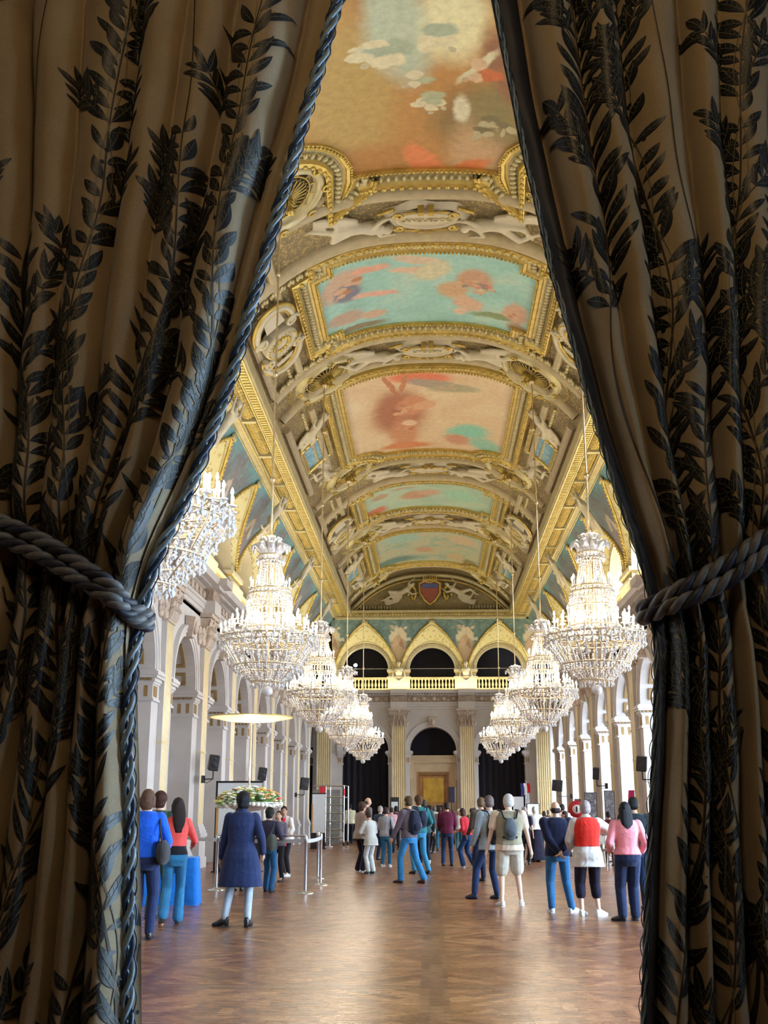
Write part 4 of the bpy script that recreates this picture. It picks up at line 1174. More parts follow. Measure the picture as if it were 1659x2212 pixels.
    if bt:
        k_ = bt['kind']; m = MB(); fl = bt.get('flare', .0); t_ = max(.009, bt.get('loose', .014))
        if k_ == 'skirt':
            hem = bt.get('hem', .15); ww, dd = bt.get('wd', (.25,.22))
            torso(m, .012, hem, 1.02, [(hem, ww, dd), (.6, .2, .16), (.90,.178,.125), (1.02,.14,.105)])
        else:
            torso(m, .012, .775, 1.0)
            for i in (0, 1):
                end = {'trousers': .99, 'capri': .42, 'shorts': 0.0}[k_]
                if k_ == 'shorts':
                    caps(m, hips[i], hips[i].lerp(knees[i], .82), .080*wf+t_, .082+t_)
                else:
                    caps(m, hips[i], knees[i], .080*wf+t_*.6, .056+t_); e = knees[i].lerp(ank[i], end); r_ = lerp(.056, .042, end)+t_+fl
                    caps(m, knees[i], e + Vector((0,-.008,-.0)), .054+t_, min(r_, .085))
        objs.append(child({'skirt':'skirt','shorts':'shorts'}.get(k_, 'trousers'), remesh(m, vox, 3, cloth(bt['c']), None, 'trousers')))
    # ---- shoes
    sc = look.get('shoe', (.02,.02,.02))
    for i in (0, 1):
        d = (toes[i]-ank[i]); d.z = 0; d.normalize(); g = ank[i].copy(); g.z = 0
        lift = P['lift'][i]; sd = Vector((d.y, -d.x, 0)); rr = []
        zb = .0 if lift < .03 else toes[i].z-.03
        he = P['heels']
        for y, w, z0, z1 in ((-.062,.018,.02,.07),(-.05,.034,0,.10),(0,.038,0,.10),(.05,.038,0,.085),(.11,.046,0,.062),(.17,.042,0,.048),(.20,.018,.008,.03)):
            if he: z0 += he*max(0, (1 - (y+.06)/.16)) * (1 if y > -.03 else 0); z1 += he*max(0, 1-(y+.06)/.2)
            if lift > .03: zz = lift*max(0, 1-(y+.06)/.24); z0 += zz; z1 += zz
            c = g + d*y
            ring = []
            for q in range(10):
                t = 2*PI*q/10; zc = (z0+z1)/2; hz = (z1-z0)/2
                ring.append(c + sd*(w*math.cos(t)) + Vector((0,0,zc + hz*math.copysign(abs(math.sin(t))**.6, math.sin(t)))))
            rr.append(ring)
        m = MB(); m.loft(rr, 0, True, True)
        m.loft([[p + Vector((0,0,0)) for p in [g+d*y+sd*x+Vector((0,0,z)) for y,x in ((-.06,.03),(-.06,-.03),(.1,-.046),(.19,-.02),(.19,.02),(.1,.046))]] for z in ((0,.012) if lift < .03 and not he else (lift, lift+.01))], 1, False, True)
        objs.append(place('shoe', m.mesh('shoe', [plainc(sc), plainc(look.get('sole', sc))]), root))
    for o in objs:
        for v in o.data.vertices: v.co *= s
    return root, dict(sh=[v*s for v in sh], elb=[v*s for v in elb], wr=[v*s for v in wr], T=lambda p: T(Vector(p))*s, s=s)
_pc = {}
def plainc(c):
    k = tuple(c)
    if k not in _pc: _pc[k] = plain('shoe_leather', c, .45, 0, .08)
    return _pc[k]
def to_world(root, p): 
    return Matrix.Translation(root.location) @ Matrix.Rotation(root.rotation_euler.z, 4, 'Z') @ Vector(p)
def backpack(label, root, J, c, w=.15, h=.23, d=.085, zc=1.18, small=False, strap=(.02,.02,.03)):
    base = J['T']((0, -.02, zc)); s = J['s']
    bp = thing('backpack', label, 'backpack', to_world(root, (0,0,0)), root.rotation_euler.z)
    a = J['T']((0, 0, zc-h/2)); b_ = J['T']((0, 0, zc+h/2)); up = (b_-a).normalized(); out = Vector((1,0,0)).cross(up).normalized()*-1
    if out.y > 0: out = -out
    c0 = base + out*(.135*s)
    m = MB(); rr = []
    for q in range(9):
        t = -1+2*q/8; ww = w*(1-abs(t)**3*.45)*(1-.18*max(0,t)); dd = d*(1-abs(t)**4*.5)*(1-.25*max(0,t))
        rr.append([c0 + up*(t*h) + Vector((1,0,0))*(ww*math.copysign(abs(math.cos(k*PI/8))**.7, math.cos(k*PI/8))) + out*(dd*math.copysign(abs(math.sin(k*PI/8))**.7, math.sin(k*PI/8))) for k in range(16)])
    m.loft(rr, 0, True, True); m.build('bag_body', [cloth(c)], bp)
    m = MB(); pc = c0 + out*d*.8 - up*h*.35
    m.ell((0,0,0), (w*.75, d*.5, h*.42), 12, 8, 0, Matrix.Translation(pc)); m.build('front_pocket', [cloth(tuple(x*.7 for x in c))], bp)
    for sg, i in ((-1,0),(1,1)):
        sh = J['sh'][i]
        m = MB(); m.tube([c0+up*h*.85+Vector((sg*.04,0,0)), J['T']((sg*.10,-.165,1.34)), J['T']((sg*.125,-.13,1.43)), sh*.72 + J['T']((0,0,1.40))*.28 + Vector((0,-.05,.075)), sh*.75+J['T']((0,0,1.4))*.25+Vector((0,.03,.08)), sh*.72+J['T']((0,0,1.38))*.28+Vector((0,.13,-.03)), sh*.9+Vector((0,.12,-.17)), J['T']((sg*.17,.02,zc-h*.6)), c0-up*h*.8+Vector((sg*.1,0,0))], .017, 6, 0, True, True, None, False, .8)
        m.build('shoulder_strap', [cloth(strap)], bp)
    return bp
def handbag(label, root, J, pos, c, sz=(.15,.07,.12), shoulder=None, name='handbag'):
    bp = thing(name, label, 'bag', to_world(root, (0,0,0)), root.rotation_euler.z)
    pos = Vector(pos)*J['s']; m = MB(); rr = []
    for q in range(8):
        t = -1+2*q/7; ww = sz[0]*(1-.25*max(0,t)-.25*abs(t)**5); dd = sz[1]*(1-abs(t)**3*.6)
        rr.append([pos + Vector((dd*math.copysign(abs(math.sin(k*PI/8))**.7, math.sin(k*PI/8)), ww*math.copysign(abs(math.cos(k*PI/8))**.7, math.cos(k*PI/8)), t*sz[2])) for k in range(16)])
    m.loft(rr, 0, True, True); m.build('bag_body', [cloth(c)], bp)
    m = MB(); t = Vector(shoulder)*J['s'] if shoulder else pos + Vector((0,0,sz[2]+.15))
    m.tube([pos+Vector((0,-sz[0]*.7,sz[2]*.85)), t.lerp(pos, .4)+Vector((0,-.09,0)), t+Vector((0,-.02,.0)), t+Vector((0,.03,0)), t.lerp(pos, .4)+Vector((0,.09,0)), pos+Vector((0,sz[0]*.7,sz[2]*.85))], .012, 6)
    m.build('strap', [cloth(tuple(x*.6 for x in c))], bp)
    return bp

NAVY = (.012,.022,.075); JEAN = (.045,.13,.26); DJEAN = (.015,.035,.10); BLK = (.012,.012,.018); CREAMC = (.62,.56,.46); WHITEC = (.75,.74,.72)
def stand(px, py, top, dz=0):
    p = on_floor(px, py); q = on_y(px, top, p.y)
    return (p.x, p.y, 0), max(1.45, min(1.95, q.z))
HAND_BACK = dict(hl=(-.03,-.20,.93), hr=(.04,-.19,.95), el=(-1,-.2,0), er=(1,-.2,0))
def mk(label, px, py, top, rz, pose, look, lod=1, H=None):
    loc, h = stand(px, py, top)
    return person(label, loc, math.radians(rz), H or h, pose, look, lod)
BAGJOBS = []
# --- left foreground
r, J = mk('person in a navy knee-length coat and pale grey leggings standing with back turned', 516, 2002, 1712, 4,
    dict(feet=((-.19,.0),(.11,-.05)), toe=(-1.0,.15), female=True, heels=.035, hl=(-.27,.10,.86), hr=(.28,.08,.92), turn=-.25, nod=.1, w=1.06),
    dict(skin=TAN, hair='volume', hairc=(.008,.008,.012), top=dict(c=NAVY, hem=.50, flare=(.27,.19), inf=.028, thick=.022, name='coat', collar=True), bottom=dict(kind='trousers', c=(.34,.40,.46), loose=.003), shoe=(.012,.01,.012)), 0)
r, J = mk('person with long dark hair in a coral sweater and flared blue jeans, mid-step', 372, 1998, 1724, 8,
    dict(feet=((-.12,-.16),(.06,.12)), toe=(-.2,.1), female=True, lift=(.06,0), hl=(-.30,.32,1.15), hr=(.22,.30,1.05), turn=-.3, w=.95),
    dict(skin=FAIR, hair='long', hlen=.34, hairc=(.03,.012,.01), top=dict(c=(.85,.10,.09), hem=1.04, sleeve='long'), extra=[dict(name='undershirt', c=BLK, z0=.90, z1=1.07, inf=.012)], bottom=dict(kind='trousers', c=(.035,.20,.40), flare=.022), shoe=(.05,.05,.06)), 0)
r, J = mk('person in a bright blue top and navy trousers beside the left curtain', 303, 2030, 1706, 0,
    dict(feet=((-.08,-.02),(.09,.04)), female=True, hl=(-.24,.06,.85), hr=(.22,.24,1.05), w=1.05),
    dict(skin=FAIR, hair='bob', hairc=(.20,.09,.05), top=dict(c=(.01,.10,.62), hem=.92, inf=.022, thick=.022), bottom=dict(kind='trousers', c=NAVY), shoe=BLK), 0)
handbag('slouchy dark leather handbag hanging beside the bright blue top', r, J, (.235,-.06,.98), (.035,.032,.035), (.15,.075,.14), (.165,0,1.44))
r, J = mk('person with wavy reddish-brown hair in an olive green jacket behind the blue top', 333, 1985, 1711, -10,
    dict(feet=((-.09,0),(.10,.03)), female=True, hl=(-.2,.25,1.0), hr=(.30,.05,.84), w=1.05),
    dict(skin=FAIR, hair='volume', hairc=(.10,.03,.02), top=dict(c=(.035,.06,.04), hem=.88, inf=.024, thick=.02, name='jacket'), bottom=dict(kind='trousers', c=(.04,.10,.08)), shoe=BLK), 0)
r, J = mk('person in a dark jacket and blue jeans just behind the navy coat', 578, 1928, 1745, -15,
    dict(feet=((-.09,.12),(.10,-.05)), female=True, hl=(-.2,.28,1.1), hr=(.24,.2,1.05)),
    dict(skin=FAIR, hair='volume', hairc=(.03,.04,.03), top=dict(c=(.035,.03,.06), hem=.85, inf=.025, thick=.02, name='jacket'), bottom=dict(kind='trousers', c=(.015,.09,.22), flare=.01), shoe=BLK), 1)
handbag('black and grey patterned shoulder bag against the jeans behind the navy coat', r, J, (.15,-.20,1.00), (.06,.07,.06), (.13,.09,.15), (.15,0,1.43), 'shoulder_bag')
mk('person in a grey-mauve cardigan facing the camera behind the dark jacket', 600, 1905, 1752, 170,
    dict(female=True, hl=(-.12,.25,1.05), hr=(.12,.25,1.05), w=.95), dict(skin=FAIR, face=True, hair='bob', hairc=(.10,.05,.03), top=dict(c=(.13,.12,.17), hem=.85, name='cardigan'), bottom=dict(kind='trousers', c=BLK)), 1)
mk('person with black hair mostly hidden on the left side of the navy coat', 511, 1925, 1744, -8,
    dict(female=True), dict(skin=TAN, hair='bob', hairc=(.006,.006,.01), top=dict(c=(.02,.06,.09), hem=.85, name='jacket', thick=.02), bottom=dict(kind='trousers', c=NAVY)), 1)
mk('person in a white shirt with a long red scarf, leaning towards the flower stand', 616, 1893, 1741, 155,
    dict(female=True, lean=.14, feet=((-.10,.02),(.10,-.08)), hl=(-.20,.30,.95), hr=(.26,.25,.98), el=(-1,-.6,0), er=(1,-.6,0), nod=.2, turn=-.5),
    dict(skin=TAN, face=True, hair='short', hairc=(.06,.03,.025), top=dict(c=(.80,.78,.78), hem=.83, flare=(.20,.15), inf=.022, sleeve='three', thick=.02), extra=[dict(name='scarf', c=(.72,.04,.08), z0=.72, z1=1.43, inf=.03, ext=[(.72,.09,.17),(1.0,.08,.16),(1.2,.08,.16),(1.42,.07,.12)])], bottom=dict(kind='trousers', c=BLK), shoe=(.6,.65,.7)), 0)
# --- centre-left group
mk('tall balding person in a brown-grey raincoat in the centre-left huddle', 787, 1868, 1722, -60,
    dict(lean=.10, hl=(-.12,.28,1.05), hr=(.12,.28,1.0), nod=.2), dict(skin=FAIR, hair='bald', hairc=(.20,.16,.13), top=dict(c=(.16,.14,.14), hem=.62, flare=(.22,.16), inf=.03, thick=.024, name='raincoat'), bottom=dict(kind='trousers', c=BLK), shoe=(.55,.6,.65)), 1)
mk('person in a dusty beige blouse and black trousers between the raincoat and the white suit', 778, 1884, 1733, -50,
    dict(female=True, lean=.06, hl=(-.1,.26,1.05), hr=(.12,.28,1.05)), dict(skin=FAIR, hair='volume', hairc=(.14,.07,.05), top=dict(c=(.42,.34,.30), hem=.82, flare=(.20,.15), inf=.024, thick=.02, name='blouse'), bottom=dict(kind='trousers', c=(.01,.008,.02), flare=.02), shoe=(.7,.7,.7)), 1)
mk('person in a white trouser suit looking down at something in hand', 801, 1887, 1752, 40,
    dict(female=True, lean=.16, nod=.5, hl=(-.10,.28,1.05), hr=(.08,.28,1.06), el=(-1,-.4,-.4), er=(1,-.4,-.4)), dict(skin=FAIR, hair='short', hairc=(.09,.04,.04), top=dict(c=(.62,.66,.66), hem=.76, flare=(.21,.16), inf=.024, thick=.018, name='jacket'), bottom=dict(kind='trousers', c=(.58,.64,.66), flare=.01), shoe=(.03,.08,.09)), 0)
mk('person in a pale yellow shirt by the black drape left of the huddle', 756, 1822, 1737, 20, {}, dict(skin=TAN, hair='short', hairc=(.02,.015,.015), top=dict(c=(.60,.58,.40), inf=.02), bottom=dict(kind='trousers', c=BLK)), 2)
mk('person with short grey hair in a blue-grey jacket left of the grey shirt', 821, 1858, 1741, -30, {}, dict(skin=FAIR, hair='short', hairc=(.45,.42,.40), top=dict(c=(.05,.08,.14), inf=.024, name='jacket'), bottom=dict(kind='trousers', c=DJEAN)), 2)
r, J = mk('person in a grey shirt and slim blue jeans with white shoes', 833, 1873, 1744, -15,
    dict(feet=((-.10,.0),(.11,.06)), hl=(-.15,.25,1.0), hr=(.2,.2,.98), female=True), dict(skin=FAIR, hair='short', hairc=(.07,.03,.05), top=dict(c=(.34,.36,.42), hem=.86, inf=.02, thick=.018), bottom=dict(kind='trousers', c=(.02,.15,.30)), shoe=(.7,.75,.78)), 1)
handbag('dark navy shoulder bag at the hip of the grey shirt', r, J, (.20,.0,.98), (.01,.015,.04), (.12,.06,.12), (.16,0,1.43), 'shoulder_bag')
mk('small person in a plum top and dark trousers beyond the grey shirt', 856, 1836, 1741, 10, dict(female=True), dict(skin=FAIR, hair='bob', hairc=(.02,.015,.02), top=dict(c=(.10,.03,.07)), bottom=dict(kind='trousers', c=BLK), shoe=(.2,.16,.06)), 2)
mk('person in a pink shirt holding up an orange leaflet beyond the grey shirt', 846, 1842, 1744, 30, dict(hl=(-.15,.3,1.2), hr=(.15,.3,1.2)), dict(skin=FAIR, hair='short', hairc=(.10,.06,.04), top=dict(c=(.50,.30,.32)), bottom=dict(kind='trousers', c=BLK)), 2)
r, J = mk('person with sandy hair, grey shirt and light blue jeans striding left', 884, 1908, 1720, 50,
    dict(feet=((-.08,.16),(.12,-.28)), toe=(0,.2), lift=(0,.02), hl=(-.26,.22,.88), hr=(.26,.10,.92), w=1.02, turn=.1), dict(skin=FAIR, hair='short', hairc=(.16,.10,.04), top=dict(c=(.13,.11,.15), hem=.88, inf=.022, thick=.018), bottom=dict(kind='trousers', c=(.03,.22,.52), flare=.014), shoe=(.05,.02,.02)), 0)
backpack('navy backpack worn by the striding person in light blue jeans', r, J, (.008,.016,.045), .155, .25, .10)
r, J = mk('person with curly ginger hair and a teal hooded top just behind the navy backpack', 906, 1888, 1718, 35,
    dict(feet=((-.10,.05),(.14,-.16)), toe=(0,.2), w=1.02, hl=(-.22,.22,1.0), hr=(.25,.15,1.0)), dict(skin=FAIR, hair='volume', hairc=(.22,.10,.04), top=dict(c=(.02,.16,.20), hem=.88, inf=.024, thick=.02, name='hooded_top'), bottom=dict(kind='trousers', c=(.04,.26,.50)), shoe=BLK), 1)
backpack('small black backpack on the teal hooded top', r, J, (.012,.02,.05), .12, .20, .07)
r, J = mk('person in a dark green jacket and black jeans with white trainers walking away', 917, 1872, 1728, 10,
    dict(feet=((-.08,.14),(.09,-.20)), lift=(0,.09), hr=(.26,.05,.9)), dict(skin=FAIR, hair='short', hairc=(.10,.08,.07), top=dict(c=(.03,.08,.10), inf=.026, thick=.02, name='jacket'), bottom=dict(kind='trousers', c=(.008,.012,.03)), shoe=(.7,.7,.68)), 1)
mk('person in a white shirt and pale turquoise jeans in the middle distance', 939, 1826, 1741, 0, dict(female=True, w=.95), dict(skin=FAIR, hair='bob', hairc=(.24,.24,.26), top=dict(c=(.50,.50,.44), inf=.02), bottom=dict(kind='trousers', c=(.06,.36,.48))), 2)
mk('person in a mauve jacket and jeans left of the maroon sweater', 951, 1838, 1743, 5, dict(female=True), dict(skin=FAIR, hair='short', hairc=(.12,.06,.06), top=dict(c=(.26,.20,.24), inf=.022, name='jacket'), bottom=dict(kind='trousers', c=(.03,.14,.25))), 2)
mk('person in a maroon sweater and dark jeans facing the far doorway', 967, 1871, 1733, 0,
    dict(feet=((-.12,-.02),(.12,.02)), hl=(-.2,.22,.95), hr=(.2,.22,.95)), dict(skin=FAIR, hair='short', hairc=(.05,.02,.025), top=dict(c=(.12,.015,.05), hem=.86, inf=.024, thick=.022, name='sweater'), bottom=dict(kind='trousers', c=(.012,.045,.13)), shoe=BLK), 1)
mk('person in a white sun hat and pale cream top beyond the maroon sweater', 993, 1838, 1748, 0, dict(female=True, w=.95), dict(skin=FAIR, hair='bob', hairc=(.5,.45,.4), hat=(.75,.72,.7), top=dict(c=(.60,.55,.55)), bottom=dict(kind='trousers', c=(.03,.16,.22))), 2)
mk('person in a red top and flared dark jeans leaning to the left', 1010, 1876, 1745, 62,
    dict(female=True, lean=.18, feet=((-.06,.12),(.10,-.16)), hl=(-.16,.26,1.02), hr=(.20,-.10,1.00), heels=.03), dict(skin=FAIR, hair='bob', hairc=(.13,.06,.05), top=dict(c=(.55,.03,.05), hem=.92, sleeve='three'), bottom=dict(kind='trousers', c=(.01,.045,.16), flare=.024), shoe=(.6,.6,.62)), 1)
mk('person in a beige raincoat beyond the red top', 1027, 1852, 1745, 20, dict(), dict(skin=FAIR, hair='short', hairc=(.20,.14,.12), top=dict(c=(.36,.32,.26), hem=.65, flare=(.22,.16), inf=.03, thick=.024, name='raincoat'), bottom=dict(kind='trousers', c=(.02,.03,.08)), shoe=(.5,.5,.5)), 2)
mk('person with fair hair in a brown jacket left of the grey-blue shirt', 1043, 1905, 1723, 25, dict(w=1.0, feet=((-.16,-.05),(.08,.12)), hl=(-.22,.22,.95)), dict(skin=FAIR, hair='short', hairc=(.36,.25,.14), top=dict(c=(.07,.06,.05), inf=.024, name='jacket'), bottom=dict(kind='trousers', c=NAVY)), 1)
r, J = mk('person with thinning grey hair in a grey-blue shirt and navy jeans, striding left', 1062, 1942, 1719, 30,
    dict(feet=((-.28,.10),(.05,-.10)), toe=(-.3,0), lift=(.03,0), hl=(-.26,.16,.88), hr=(.22,.20,.92), w=1.04), dict(skin=PALE, hair='short', hairc=(.30,.24,.24), top=dict(c=(.30,.36,.40), hem=.80, flare=(.20,.15), inf=.026, thick=.02), bottom=dict(kind='trousers', c=(.012,.03,.10)), shoe=(.01,.02,.06)), 0)
backpack('large black rucksack slung on the grey-blue shirt', r, J, (.012,.010,.012), .15, .26, .11, 1.14)
r, J = mk('person with white hair in a khaki vest, beige shorts and white trainers', 1104, 1958, 1716, 4,
    dict(feet=((-.15,-.06),(.17,.05)), toe=(-.25,.2), hl=(-.37,.02,.80), hr=(.36,.06,.80), w=1.16, belly=.03, turn=-.45), dict(skin=PALE, hair='short', hairc=(.62,.60,.58), top=dict(c=(.72,.58,.46), hem=.84, sleeve='short', inf=.020, thick=.02, flare=(.22,.16)), extra=[dict(name='vest', c=(.30,.27,.19), z0=.86, z1=1.44, inf=.03)], bottom=dict(kind='shorts', c=(.60,.57,.48), loose=.028), shoe=(.80,.80,.80), sole=(.7,.7,.7)), 0)
backpack('small grey rucksack on the khaki vest', r, J, (.10,.12,.14), .115, .17, .085, 1.17, True, (.012,.012,.012))
mk('person in a black polo shirt seen past the khaki vest', 1136, 1868, 1743, -20, dict(), dict(skin=FAIR, hair='short', hairc=(.34,.28,.26), top=dict(c=(.02,.02,.05), sleeve='short'), bottom=dict(kind='trousers', c=BLK)), 2)
mk('person with white hair in a ribbed white shawl and a long black skirt', 1160, 1862, 1742, 20, dict(female=True, w=1.1, lean=.08, hl=(-.2,.2,1.05), hr=(.2,.2,1.05)), dict(skin=PALE, hair='short', hairc=(.62,.62,.60), top=dict(c=(.62,.64,.62), hem=.98, flare=(.25,.19), inf=.04, thick=.04, sleeve='three', name='shawl'), bottom=dict(kind='skirt', c=(.010,.010,.028), hem=.06, wd=(.34,.28))), 1)
r, J = mk('balding person in a navy sweater and blue jeans, hands clasped behind the back', 1209, 1972, 1731, 6,
    dict(feet=((-.12,.0),(.20,.02)), toe=(-.1,.9), w=1.1, **HAND_BACK), dict(skin=FAIR, hair='bald', hairc=(.05,.03,.03), top=dict(c=(.006,.009,.035), hem=.86, inf=.024, thick=.024, name='sweater'), bottom=dict(kind='trousers', c=(.025,.13,.30), loose=.018), shoe=(.74,.80,.84), sole=(.7,.75,.8)), 0)
mk('person in a white shirt with dark hair right of the bald head', 1219, 1862, 1737, 0, dict(), dict(skin=TAN, hair='short', hairc=(.03,.03,.03), top=dict(c=(.72,.68,.70), inf=.024), bottom=dict(kind='trousers', c=DJEAN)), 1)
mk('person in a yellow top facing left between the navy sweater and the red pullover', 1226, 1880, 1752, 75, dict(female=True, hl=(-.2,.3,1.0), hr=(.2,.28,1.0)), dict(skin=FAIR, hair='short', hairc=(.08,.05,.05), top=dict(c=(.60,.42,.16)), bottom=dict(kind='trousers', c=(.06,.02,.02)), shoe=(.7,.7,.7)), 1)
mk('person with grey hair, red pullover over a cream shirt and black cropped trousers', 1275, 1979, 1730, 4,
    dict(feet=((-.12,.02),(.13,-.02)), toe=(.5,.9), female=True, w=1.15, hl=(-.22,.22,1.0), hr=(.36,.30,1.22), el=(-.5,-1,0), er=(1.2,-.3,-.6), belly=.02), dict(skin=PALE, hair='short', hairc=(.36,.30,.31), top=dict(c=(.58,.56,.54), hem=.72, flare=(.24,.17), inf=.024, thick=.026, collar=True, sleeve='long'), extra=[dict(name='pullover', c=(.62,.025,.015), z0=1.02, z1=1.455, inf=.038)], bottom=dict(kind='capri', c=(.008,.006,.02), loose=.03), shoe=(.72,.78,.82), sole=(.7,.75,.8)), 0)
mk('person with short black hair in a black jacket behind the pink sweater', 1381, 1965, 1722, -5, dict(w=1.05), dict(skin=TAN, hair='short', hairc=(.008,.01,.012), top=dict(c=(.015,.025,.035), inf=.026, thick=.022, name='jacket'), bottom=dict(kind='trousers', c=(.01,.03,.09))), 1)
mk('person with long straight black hair in a pink sweater and navy trousers', 1363, 1990, 1733, 2,
    dict(feet=((-.12,-.02),(.08,.02)), toe=(-.8,0), female=True, hl=(-.24,.14,1.0), hr=(.24,.14,.98), w=1.1), dict(skin=TAN, hair='long', hlen=.36, hairc=(.006,.008,.014), top=dict(c=(.80,.28,.34), hem=.94, inf=.024, thick=.024, name='sweater'), bottom=dict(kind='trousers', c=(.008,.018,.06), loose=.03), shoe=(.02,.02,.03)), 0)
# --- people deep in the hall: only heads and shoulders show between the nearer ones
far = [(846,1820,1748,(.62,.60,.58),(.30,.28,.28),'pale shirt by the black easel panel'),(862,1815,1752,(.03,.03,.04),(.12,.08,.06),'black top left of the sandy hair'),
 (925,1812,1745,(.10,.12,.12),(.06,.05,.05),'dark grey fleece right of the ginger hair'),(931,1806,1750,(.5,.5,.52),(.4,.38,.36),'light grey top beside the dark fleece'),
 (980,1808,1750,(.55,.40,.38),(.14,.08,.05),'salmon top between maroon sweater and white hat'),(1001,1804,1752,(.66,.64,.60),(.5,.48,.46),'cream top near the far pilaster'),
 (1020,1810,1746,(.08,.07,.06),(.10,.06,.05),'dark brown coat beyond the red top'),(1117,1806,1748,(.5,.5,.5),(.06,.05,.05),'light grey jacket behind the white-haired head'),
 (1129,1812,1752,(.42,.36,.30),(.16,.12,.10),'tan jacket in front of the white panel'),(1146,1822,1750,(.04,.05,.10),(.30,.24,.22),'dark blue jacket below the lit screen'),
 (1178,1818,1752,(.70,.62,.62),(.10,.06,.05),'pinkish white blouse right of the shawl'),(1187,1812,1750,(.30,.22,.20),(.40,.36,.34),'brown top against the fluted pilaster'),
 (1240,1822,1748,(.62,.60,.62),(.08,.05,.04),'white top near the red and white round sign'),(1320,1838,1782,(.14,.03,.06),(.08,.05,.04),'dark crimson clothes seated near the photo panel')]
for x, y, t, c, hcx, d in far:
    Yf = 46 if x < 1200 else 40
    if x in (862, 925, 980, 1129, 1187): Yf = 56
    if x in (846, 1001, 1146): Yf = 51
    if x == 862: Yf = 53.8
    if x == 931: Yf = 43
    if x == 1001: Yf = 48.5
    if t > 1770: Yf = 33
    y = 1106 + F*math.tan(PITCH + math.atan(CAMH/Yf))
    mk('distant person in a ' + d if 'clothes' not in d else 'person in ' + d, x, y, t, R.uniform(-60, 60), dict(female=R.random() < .5), dict(skin=FAIR, hair='short' if R.random() < .6 else 'bob', hairc=hcx, top=dict(c=c, inf=.024), bottom=dict(kind='trousers', c=R.choice([BLK, DJEAN, (.1,.1,.12)]))), 2, 1.5 if t > 1770 else None)

# --- stucco figures of the ceiling reuse the same anatomy, unclothed and white
def nude(pts_arm, legs, seat=False, lean=0.0):
    """reclining figure, length along x, relief height along -z; ~1.7 long"""
    m = MB()
    spine = [Vector(p) for p in ((0,0,-.12),(.22,.03,-.14),(.45,.10,-.15),(.58,.16,-.14))]
    for i, (w, d) in enumerate(((.17,.14),(.14,.12),(.18,.14))):
        caps(m, spine[i], spine[i+1], (.15,.13,.16)[i], (.13,.16,.11)[i])
    caps(m, spine[3], Vector((.68,.21,-.16)), .06, .055); m.ell((.76,.25,-.18), (.11,.10,.10)); m.ell((.80,.28,-.13), (.11,.10,.11))
    for l in legs:
        a, b_, c_ = [Vector(p) for p in l]; caps(m, a, b_, .10, .07); caps(m, b_, c_, .068, .04); caps(m, c_, c_+(c_-b_).normalized()*.06+Vector((0,.08,0)), .04, .03)
    for a in pts_arm:
        a0, b_, c_ = [Vector(p) for p in a]; caps(m, a0, b_, .065, .048); caps(m, b_, c_, .046, .032); m.ell(c_+(c_-b_).normalized()*.05, (.045,.045,.03))
    # drapery tail
    for k in range(5):
        m.tube([(-.1+.06*k,-.16,-.08),(-.35+.05*k,-.24-.03*k,-.10),(-.6,-.18-.05*k,-.05),(-.8,-.1-.07*k,-.03)], [.05,.06,.05,.02], 7)
    return m
n1 = remesh(nude([[(.5,.12,-.2),(.62,.40,-.2),(.90,.52,-.15)],[(.45,0,-.2),(.62,-.22,-.22),(.85,-.2,-.18)]], [[(0,.05,-.14),(-.42,.20,-.22),(-.30,-.26,-.14)],[(0,-.05,-.14),(-.45,-.05,-.16),(-.88,-.14,-.1)]]), .03, 3, M['stucco'], None, 'stucco_figure')
n2 = remesh(nude([[(.5,.12,-.2),(.36,.42,-.2),(.62,.60,-.15)],[(.45,0,-.2),(.70,-.14,-.25),(.98,.02,-.18)]], [[(0,.05,-.14),(-.40,.28,-.24),(-.78,.10,-.14)],[(0,-.05,-.14),(-.48,-.12,-.2),(-.62,.32,-.1)]]), .03, 3, M['stucco'], None, 'stucco_figure')
def relief(me, x, y, rot, sc, mirror=1, h=.05):
    o = place('stucco_figure', me, ceiling)
    o.matrix_basis = vmat(x, y, h) @ Matrix.Rotation(rot, 4, 'Z') @ Matrix.Diagonal((sc*mirror, sc, sc, 1))
for i, y in enumerate(CY_):
    sc = 1.12
    relief(n1 if i % 2 == 0 else n2, -1.75, y+.05, .1, sc, 1); relief(n2 if i % 2 == 0 else n1, 1.75, y+.05, -.1, sc, -1)
for y0 in (16.0, 35.6, 55.2):
    for sg in (-1, 1):
        relief(n1, sg*3.85, y0-2.1, sg*(PI/2-.5), 1.0, -sg*1.0); relief(n2, sg*3.85, y0+2.1, sg*-(PI/2-.4), 1.0, -sg)
# figures flanking the shield on the far tympanum
for sg in (-1, 1):
    o = place('stucco_figure', n1 if sg < 0 else n2, ceiling)
    o.matrix_basis = Matrix.Translation((sg*1.75, Y1-.75, 13.35)) @ Matrix.Rotation(PI/2, 4, 'X') @ Matrix.Diagonal((-sg*1.15, 1.15, -1.15, 1)) @ Matrix.Rotation(.25, 4, 'Z')
# seated figures at the feet of the coves, every other pier
for k in range(1, NB):
    for sg in (-1, 1):
        yy = YE - B*k
        if k % 2 == 0:
            o = place('stucco_figure', n2, ceiling)
            o.matrix_basis = Matrix.Translation((sg*5.5, yy, 11.2)) @ Matrix.Rotation(-sg*PI/2, 4, 'Z') @ Matrix.Rotation(PI/2+.5, 4, 'X') @ Matrix.Diagonal((1.0,1.0,-1.0,1)) @ Matrix.Rotation(1.2, 4, 'Z')
        else:
            g = MB()
            for q in range(5): g.ell((sg*(6.25-.05*q), yy, 9.6+.16*q), (.1,.16-.02*q,.12), 7, 5)
            g.build('gilt_ornament', [M['gold']], ceiling)
